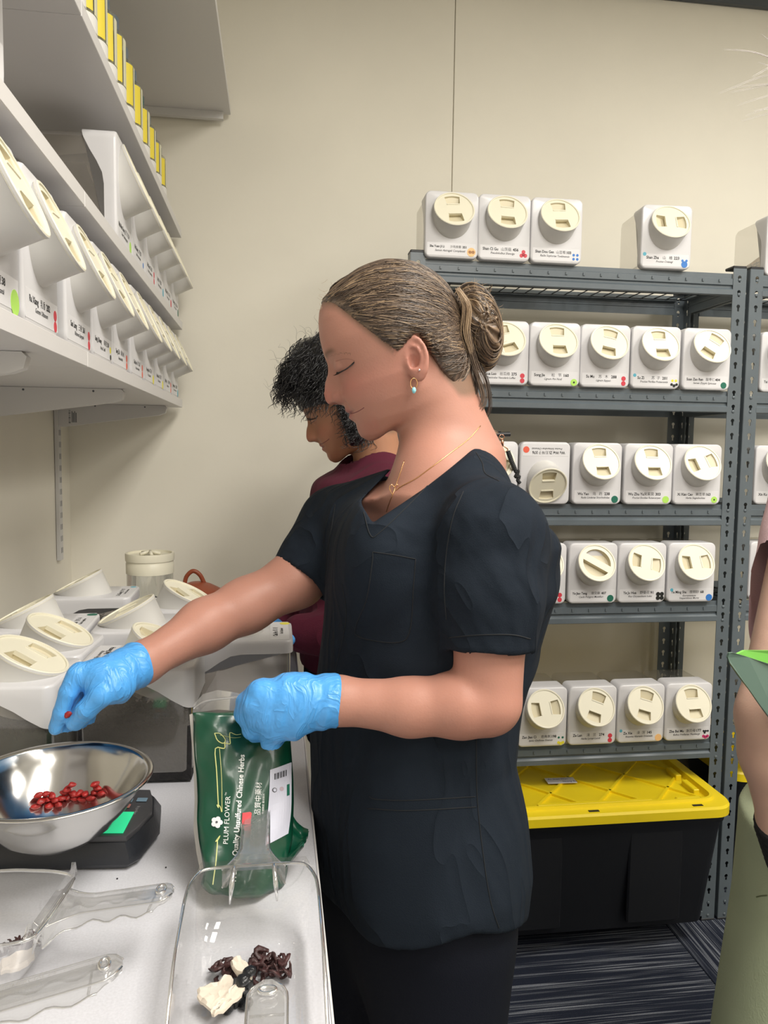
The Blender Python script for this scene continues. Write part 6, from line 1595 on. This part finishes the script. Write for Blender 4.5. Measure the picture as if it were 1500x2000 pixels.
hp = [(420, 1893), (428, 1900), (436, 1886), (441, 1895), (448, 1902), (432, 1912), (452, 1890), (460, 1908), (455, 1898), (500, 1876), (507, 1870), (503, 1885), (512, 1880), (520, 1876), (524, 1886), (532, 1883), (516, 1893), (540, 1888), (548, 1884), (553, 1893), (541, 1897), (530, 1897), (556, 1905), (549, 1912), (560, 1911), (538, 1908), (525, 1906), (510, 1903), (500, 1897), (494, 1906), (486, 1912), (478, 1905), (470, 1913), (493, 1890), (484, 1882), (445, 1912), (425, 1907), (465, 1900), (515, 1911), (505, 1915), (534, 1915)]
for k, (px, py) in enumerate(hp):
    o = bpy.data.objects.new('dried_fruit', cm[k % 8]); COL.objects.link(o); o.location = stand(px, py, 0, .0046, .0042); o.rotation_euler = (rs.uniform(-.6, .6), rs.uniform(-.6, .6), rs.uniform(0, 6.28)); sc_ = rs.uniform(.85, 1.2); o.scale = (sc_,)*3
    tag(o, 'curled dark purple dried fruit piece in the large clear scoop', 'dried fruit', 'curled dried fruit pieces in the scoop')
def lump_mesh(seed, r=.006):
    b = MB(); pr = [(r*math.sin(math.pi*k/7)+1e-5, -r*math.cos(math.pi*k/7)) for k in range(8)]; b.lathe(pr, 10); V = np.array(b.v); V *= (1+.22*vnoise(V*500, seed))[:, None]; V[:, 2] *= .7; b.v = [tuple(v) for v in V]; me = b.mesh('lump'); me.materials.append(m_h2); me.polygons.foreach_set('use_smooth', [True]*len(me.polygons)); return me
lm = [lump_mesh(k) for k in range(3)]
for k, (px, py) in enumerate([(462, 1955), (472, 1948), (478, 1940), (480, 1952), (455, 1962), (466, 1964), (484, 1930), (486, 1942), (474, 1960), (448, 1968), (480, 1962)]):
    o = bpy.data.objects.new('black_herb_lump', lm[k % 3]); COL.objects.link(o); o.location = stand(px, py, 0, .005, .005); o.rotation_euler = (rs.uniform(0, 3), rs.uniform(0, 3), 0)
    tag(o, 'glossy black herb lump beside the white slices in the large scoop', 'herb piece', 'glossy black herb lumps')
def slice_obj(px, label, th=.0035, tilt=(0, 0), z0=.010):
    q = [P(a, c, z=CT+z0) for a, c in px]; c = np.mean(q, 0); n = len(q); b = MB(); r_ = np.random.RandomState(n*7)
    o1 = [(p_-c)*np.array([1, 1, 0]) for p_ in q]; dense = [o1[i]*(1-f)+o1[(i+1) % n]*f+r_.uniform(-.0006, .0006, 3)*np.array([1, 1, 0]) for i in range(n) for f in (0, .5)]; m = len(dense)
    rg = []
    for (s_, z) in ((.45, th*.75), (.88, th*.8), (1.0, th*.35), (.98, -th*.4), (.6, -th*.7)):
        rg.append([(p_[0]*s_, p_[1]*s_, z+.0011*math.sin(i*1.9+s_*9)+tilt[0]*p_[0]*s_+tilt[1]*p_[1]*s_) for i, p_ in enumerate(dense)])
    b.rings(rg[::-1], True, True); o = b.build('herb_slice', m_h3, None, angle=24, label=label, cat='herb slice', group='chalky white herb slices in the scoop'); o.location = c; return o
slice_obj([(450, 1884), (456, 1876), (468, 1874), (478, 1884), (490, 1894), (492, 1908), (482, 1911), (465, 1902), (452, 1893)], 'small white herb slice lying highest on the dark fruit', .004, (0, .1), .020)
slice_obj([(386, 1936), (398, 1930), (425, 1925), (438, 1912), (448, 1910), (456, 1920), (455, 1930), (445, 1942), (430, 1955), (412, 1968), (395, 1958), (386, 1948)], 'broad white herb slice, largest and farthest left in the scoop', .004, (.05, .1), .015)
slice_obj([(410, 1978), (418, 1970), (432, 1957), (448, 1940), (462, 1926), (470, 1924), (478, 1932), (472, 1942), (456, 1958), (435, 1972), (418, 1982)], 'narrow curled cream herb slice in front of the broad white one', .0035, (-.08, .12), .019)
slice_obj([(0, 1880), (20, 1870), (45, 1861), (66, 1858), (68, 1870), (55, 1885), (20, 1897), (0, 1898)], 'pale herb slice in the scoop at the left edge', .004, (.02, .05), .010)
for k, (px, py) in enumerate([(10, 1858), (22, 1850), (35, 1843), (48, 1838), (60, 1832), (72, 1838), (30, 1858), (44, 1852), (66, 1850), (76, 1850), (54, 1846), (18, 1862)]):
    o = bpy.data.objects.new('dried_fruit', cm[k % 8]); COL.objects.link(o); o.location = stand(px, py, 0, .0046, .0042); o.rotation_euler = (rs.uniform(-.6, .6), rs.uniform(-.6, .6), rs.uniform(0, 6.28))
    tag(o, 'curled dark dried fruit piece in the scoop at the left edge', 'dried fruit', 'curled fruit pieces in the left scoop')
for px, py in ((229, 1717), (324, 1695)):
    q = P(px, py, z=CT); MB().box(-.0008, .0008, -.0007, .0007, 0, .001).build('herb_crumb', m_h2, None, label='tiny dark herb crumb on the worktop, '+('nearer the scale' if px < 300 else 'nearer the green bag'), cat='crumb', group='crumbs on the worktop').location = q

# ---- jar with a cream screw lid
YJ = 1.80; q = P(294, 1195, y=YJ); JX, JY = q[0], YJ; JT = P(294, 1080, y=YJ)[2]
r = (P(341, 1130, y=YJ)[0]-P(248, 1130, y=YJ)[0])/2
JAR = empty('jar', (JX, JY, CT), label='clear cylindrical jar with cream lid and black handwriting, at the back', cat='jar'); h = JT-CT
MB().lathe([(0, .002), (r*.9, .002), (r*.97, .008), (r*.97, h-.04), (r*.9, h-.03)], 40).build('glass', clear('jar_clear', (.93, .94, .93), .08, .04, .03, (.8, .8, .8), .6), JAR, smooth=True)
MB().lathe([(r*.97, h-.045), (r*1.0, h-.045), (r*1.0, h-.022), (r*.985, h-.021), (r*.985, h-.017), (r*1.02, h-.016), (r*1.03, h-.003), (r*1.01, h+.001), (r*.93, h+.001), (r*.92, h-.004), (0, h-.005)], 48).build('screw_lid', m_lid, JAR, angle=40)
kn = MB()
for k in range(5): kn.tube([(r*.45*math.cos(k*1.257), r*.45*math.sin(k*1.257), h-.001), (0, 0, h+.004)], .004, 6)
kn.build('lid_grip', m_lid, JAR, smooth=True)
MB().lathe([(0, .004), (r*.9, .004), (r*.92, .05), (r*.7, .062), (0, .07)], 28).build('herb_content', mat('grey_herb', (.06, .075, .085), .9, bump=1, bscale=90, var=.4, vscale=40), JAR, kind='stuff')
b = MB(); b.tube(smoothpath([(-.01, -.01, .10), (.0, 0, .118), (.018, -.01, .118), (.03, -.02, .108)], 5), .008, 8); b.tube([(.012, -.01, .115), (.012, -.012, .07)], .007, 8); b.build('mushroom_piece', mat('dark_mushroom', (.05, .045, .045), .8), JAR, smooth=True)
def on_jar(pts, rr, mt, name):
    out = []
    for (a, z) in smoothpath([(a, z, 0) for a, z in pts], 6) if False else [(p_[0], p_[1]) for p_ in smoothpath([(a, z, 0) for a, z in pts], 6)]: out.append((r*.985*math.cos(a), r*.985*math.sin(a), z))
    MB().tube(out, rr, 5, flat=.5).build(name, mt, JAR)
for pts in ([(a_+.5, z_*.80) for a_, z_ in pp_] for pp_ in ([(-2.35, .15), (-2.2, .152), (-2.1, .146), (-2.2, .135), (-2.4, .133), (-2.5, .142), (-2.35, .15)], [(-2.0, .152), (-2.05, .13), (-2.3, .105), (-2.45, .10)], [(-2.4, .12), (-2.1, .112), (-2.05, .10), (-2.3, .085)], [(-2.35, .088), (-2.2, .096), (-2.15, .082), (-2.25, .078)])): on_jar(pts, .0016, m_ink, 'handwriting')
lb = MB(); an = np.linspace(-2.15, -.95, 12); lb.rings([[(r*.99*math.cos(a), r*.99*math.sin(a), z) for a in an] for z in (.030, .060)], False, False, closed=False); lbo = lb.build('label', m_label, JAR)
me = text_mesh([('77', -.02, .004, .026, dict(bold=.0004, align='CENTER')), ('百合', .012, .009, .010, dict(align='CENTER')), ('Bulbus Lilii', .014, -.006, .006, dict(align='CENTER'))])
for v in me.vertices: a = -1.55+v.co.x/r; v.co = (r*1.0*math.cos(a), r*1.0*math.sin(a), .045+v.co.y)
me.materials.append(m_ink); link('lettering', me, None, lbo)

# ---- clay pot with an arched lid handle
q = P(386, 1165, y=1.96); r = (P(436, 1150, y=1.96)[0]-P(338, 1150, y=1.96)[0])/2; zt = P(386, 1136, y=1.96)[2]; zb = P(386, 1152, y=1.96)[2]-.004
POT = empty('clay_pot', (q[0], 1.96, CT), label='reddish brown clay pot with arched lid handle, behind the canisters', cat='pot')
m_clay = mat('red_clay', (.33, .075, .030), .42, bump=.1, bscale=120); h = zb-CT
MB().lathe([(0, .001), (r*.6, .001), (r*.75, .01), (r*.98, h*.45), (r*1.0, h*.7), (r*.92, h*.96), (r*.9, h)], 48).build('pot_body', m_clay, POT, smooth=True)
lz = h; dome = zt-CT-h
ld = MB().lathe([(r*.97, lz-.004), (r*1.0, lz), (r*.97, lz+.004), (r*.80, lz+.010), (r*.55, lz+dome*.72), (r*.3, lz+dome*.95), (0, lz+dome)], 48).build('lid', m_clay, POT, smooth=True)
hz_ = P(376, 1113, y=1.96)[2]-CT; x0 = P(360, 1135, y=1.96)[0]-q[0]; x1 = P(400, 1135, y=1.96)[0]-q[0]
MB().tube(smoothpath([(x0, 0, lz+dome*.7), (x0+.006, 0, hz_-.016), (x0*.5+x1*.3, 0, hz_-.003), (x1-.012, 0, hz_-.013), (x1, 0, lz+dome*.7)], 6), [.0055]*25, 10).build('arched_handle', m_clay, ld, smooth=True)

# ---- clear bottles with yellow labels on the third shelf
m_btl = clear('bottle_clear', (.90, .90, .80), .10, .05, .10, (.8, .8, .7), .6); m_cap = mat('blue_grey_cap', (.10, .13, .16), .35); m_capg = mat('dark_green_cap', (.02, .07, .07), .35); m_yl = mat('yellow_label', (.74, .60, .05), .5); m_wl = mat('white_label', (.70, .69, .66), .5); m_yp3 = mat('pale_label', (.60, .585, .43), .5); m_yp2 = mat('pale_yellow_fill', (.62, .60, .30), .6)
def bottle(x, y, z, h, r, cap, i, ycol):
    t = empty('bottle', (x, y, z), (0, 0, rnd.uniform(-.1, .1)), label='clear bottle with yellow label, %s' % i, cat='bottle', group='yellow labelled bottles on the third shelf')
    MB().lathe([(0, .001), (r*.92, .001), (r, .006), (r, h*.74), (r*.93, h*.80), (r*.62, h*.85), (r*.58, h*.88)], 28).build('bottle_body', m_btl, t, smooth=True)
    MB().lathe([(0, .003), (r*.9, .003), (r*.9, h*.62), (0, h*.64)], 20).build('pale_contents', m_yp2, t, smooth=True)
    MB().lathe([(r*.68, h*.84), (r*.70, h*.845), (r*.70, h*.985), (r*.62, h), (0, h)], 28).build('cap', cap, t, angle=40)
    def wrap(a0, a1, z0, z1, mt, nm):
        an = np.linspace(a0, a1, 14); MB().rings([[(r*1.01*math.cos(a), r*1.01*math.sin(a), zz) for a in an] for zz in (z0, z1)], False, False, closed=False).build(nm, mt, t)
    wrap(-1.2, -.35, h*.22, h*.74, ycol, 'yellow_label'); wrap(-.25, .8, h*.20, h*.74, m_yp3, 'side_label'); wrap(-1.85, .3, h*.04, h*.19, m_wl, 'lower_label')
    return t
by = [1.19, 1.262, 1.335, 1.41, 1.49, 1.575, 1.665, 1.755, 1.84, 1.925, 2.01]
bl = ['entering at the top edge', 'second from the top edge', 'third from the top edge', 'fourth from the top edge, dark cap', 'with a shiny silver-blue cap', 'right behind the silver-blue capped one', 'with a speckled grey cap', 'with the dark green cap', 'third from the far end', 'second from the far end', 'at the far end of the shelf']
for i, y in enumerate(by): bottle(-.302, y, SH[2][0], (.15, .15, .135, .14, .15, .14, .14, .13, .125, .125, .12)[i], .0345, m_capg if i == 7 else m_cap, bl[i], m_yl)

# ---- yellow-lidded totes under the racks
m_yel = mat('yellow_lid', (.86, .66, .012), .38, bump=.08, bscale=80, var=.03, vscale=10)
def tote(x0, y0, W_, D_, label, card=False):
    H_ = .328; z0 = .064; t = empty('storage_tote', (x0+W_/2, y0+D_/2, z0), label=label, cat='storage box', group='black totes with yellow lids under the racks')
    b = MB(); rg = []
    for z, ins, rr in ((0, .055, .03), (.004, .05, .03), (H_-.03, .022, .03), (H_-.028, .016, .03), (H_-.004, .014, .03)): rg.append([(x, y, z) for x, y in rrect(W_-2*ins, D_-2*ins, rr, 5)])
    b.rings(rg); b.build('tub', m_black, t, angle=40)
    for s_ in (-1, 1):
        MB().box(s_*W_*.22-.075, s_*W_*.22+.075, -D_/2+.024, -D_/2+.04, .03, H_-.035, b=.004).xf(Matrix.Identity(4)).build('tub_rib', m_black, t)
    l = MB(); R_ = .055
    l.rings([[(x, y, z) for x, y in rrect(W_-2*i, D_-2*i, R_-i*.5, 7)] for i, z in ((.010, H_-.006), (.0, H_-.008), (.0, H_+.014), (.004, H_+.020), (.034, H_+.021), (.036, H_+.029), (.043, H_+.029), (.046, H_+.012), (.050, H_+.010))], True, True)
    lo = l.build('lid', m_yel, t, angle=30)
    zf = H_+.010
    rb = MB(); 
    iw, id_ = W_-.12, D_-.12
    def rib(xa, ya, xb, yb_):
        d_ = np.array([xb-xa, yb_-ya]); d_ /= np.linalg.norm(d_); n_ = np.array([-d_[1], d_[0]])*.003
        v_ = [(xa-n_[0], ya-n_[1]), (xa+n_[0], ya+n_[1]), (xb+n_[0], yb_+n_[1]), (xb-n_[0], yb_-n_[1])]
        rb.rings([[(x, y, zf-.002) for x, y in v_], [(x*1.0, y, zf+.0062) for x, y in v_]])
    for k in range(-3, 4):
        cx_ = k*.17
        for s_ in (-1, 1):
            pts = []
            ya, yb_ = -id_/2, id_/2; xa, xb = cx_-s_*id_/2*.9, cx_+s_*id_/2*.9
            for tt in np.linspace(0, 1, 60):
                x = xa+(xb-xa)*tt; y = ya+(yb_-ya)*tt
                if abs(x) < iw/2: pts.append((x, y))
            if len(pts) > 3: rib(*pts[0], *pts[-1])
    rb.build('lid_rib', m_yel, lo, kind='stuff')
    for (xa, xb) in ((-W_*.20, W_*.22), (W_*.31, W_*.40)): MB().box(xa, xb, -D_/2+.052, -D_/2+.066, zf-.001, H_+.024, b=.002).build('lid_step', m_yel, lo)
    for (ya, yb_) in ((-D_*.1, D_*.02), (-D_*.30, -D_*.16)): MB().box(W_/2-.072, W_/2-.055, ya, yb_, zf-.001, H_+.026, b=.002).build('lid_step', m_yel, lo)
    for xx in (-W_*.40, -.015, W_*.36): MB().box(xx-.014, xx+.014, -D_/2+.012, -D_/2+.021, H_+.0202, H_+.0214).build('lid_slot', m_black, lo)
    if card:
        q = P(1095, 1529, z=z0+zf); cx_, cy_ = q[0]-(x0+W_/2), q[1]-(y0+D_/2)
        c = MB().box(-.042, .042, -.018, .018, 0, .0006).build('paper_card', m_label, lo); c.location = (cx_, cy_, zf+.0066); c.rotation_euler = (0, 0, -.03)
        me = text_mesh([('Bu Shen Wan', -.036, .008, .0105, dict(shear=.25)), ('Huang Bai', .002, -.008, .0105, dict(shear=.25))]); me.materials.append(mat('blue_ink', (.03, .06, .25), .6)); o = link('handwriting', me, None, c); o.location = (0, 0, .001)
    return t
tote(.452, 1.798, .755, .47, 'large black tote with yellow lid under the rack, white handwritten card on its lid', True)
tote(1.312, 1.99, .70, .325, 'black tote with yellow lid under the second rack, mostly hidden by the posts')

# ---- black rope strap with copper clasp hanging at the third shelf
sx = P(975, 850, y=1.90); STR = empty('strap', (sx[0], 1.90, sx[2]), label='black rope strap with copper clasp hanging over a canister behind her shoulder', cat='strap')
sti = Matrix.Translation(-Vector((sx[0], 1.90, sx[2]))); m_cop = mat('copper_clasp', (.80, .42, .28), .22, metal=1); m_rope = mat('black_rope', (.02, .022, .024), .6, bump=.8, bscale=500)
def atS(o): o.matrix_local = sti; return o
SP_ = lambda a, c, y=1.895: P(a, c, y=y)
atS(MB().tube([SP_(980+5*math.cos(t), 853+4*math.sin(t)) for t in np.linspace(0, 6.28, 14)[:-1]], .0011, 6, closed=True).build('ring', m_cop, STR, smooth=True))
atS(MB().tube([SP_(980.5, 857), SP_(981, 864), SP_(981.5, 872)], [.0028, .0042, .003], 8).build('clasp', m_cop, STR, smooth=True))
atS(MB().tube(smoothpath([SP_(981, 870), SP_(977, 876), SP_(978, 881), SP_(986, 882), SP_(992, 878), SP_(987, 873), SP_(981, 870)], 4), .0013, 6).build('d_ring', m_cop, STR, smooth=True))
def rope(pts, r, nm, kn=120):
    pp = smoothpath([SP_(a, c) for a, c in pts], 14); n = len(pp); rr = [r*(1+.14*math.sin(i*1.9)) for i in range(n)]; atS(MB().tube(pp, rr, 9).build(nm, m_rope, STR, smooth=True))
rope([(981, 882), (982, 890), (984, 898)], .0066, 'leather_end'); rope([(992, 881), (996, 893), (1001, 906), (1006, 918)], .0060, 'rope')
rope([(1005, 917), (1008, 922), (1012, 920), (1009, 927), (1007, 931), (1014, 931), (1011, 938), (1016, 944)], .0045, 'rope_knot')
o = atS(MB().tube([SP_(948, 849, 1.96), SP_(996, 848, 1.96)], .0062, 8).build('bar', m_black, STR)); o = atS(MB().tube([SP_(953, 842, 1.96), SP_(978, 843, 1.96)], .002, 6).build('clip', m_black, STR))
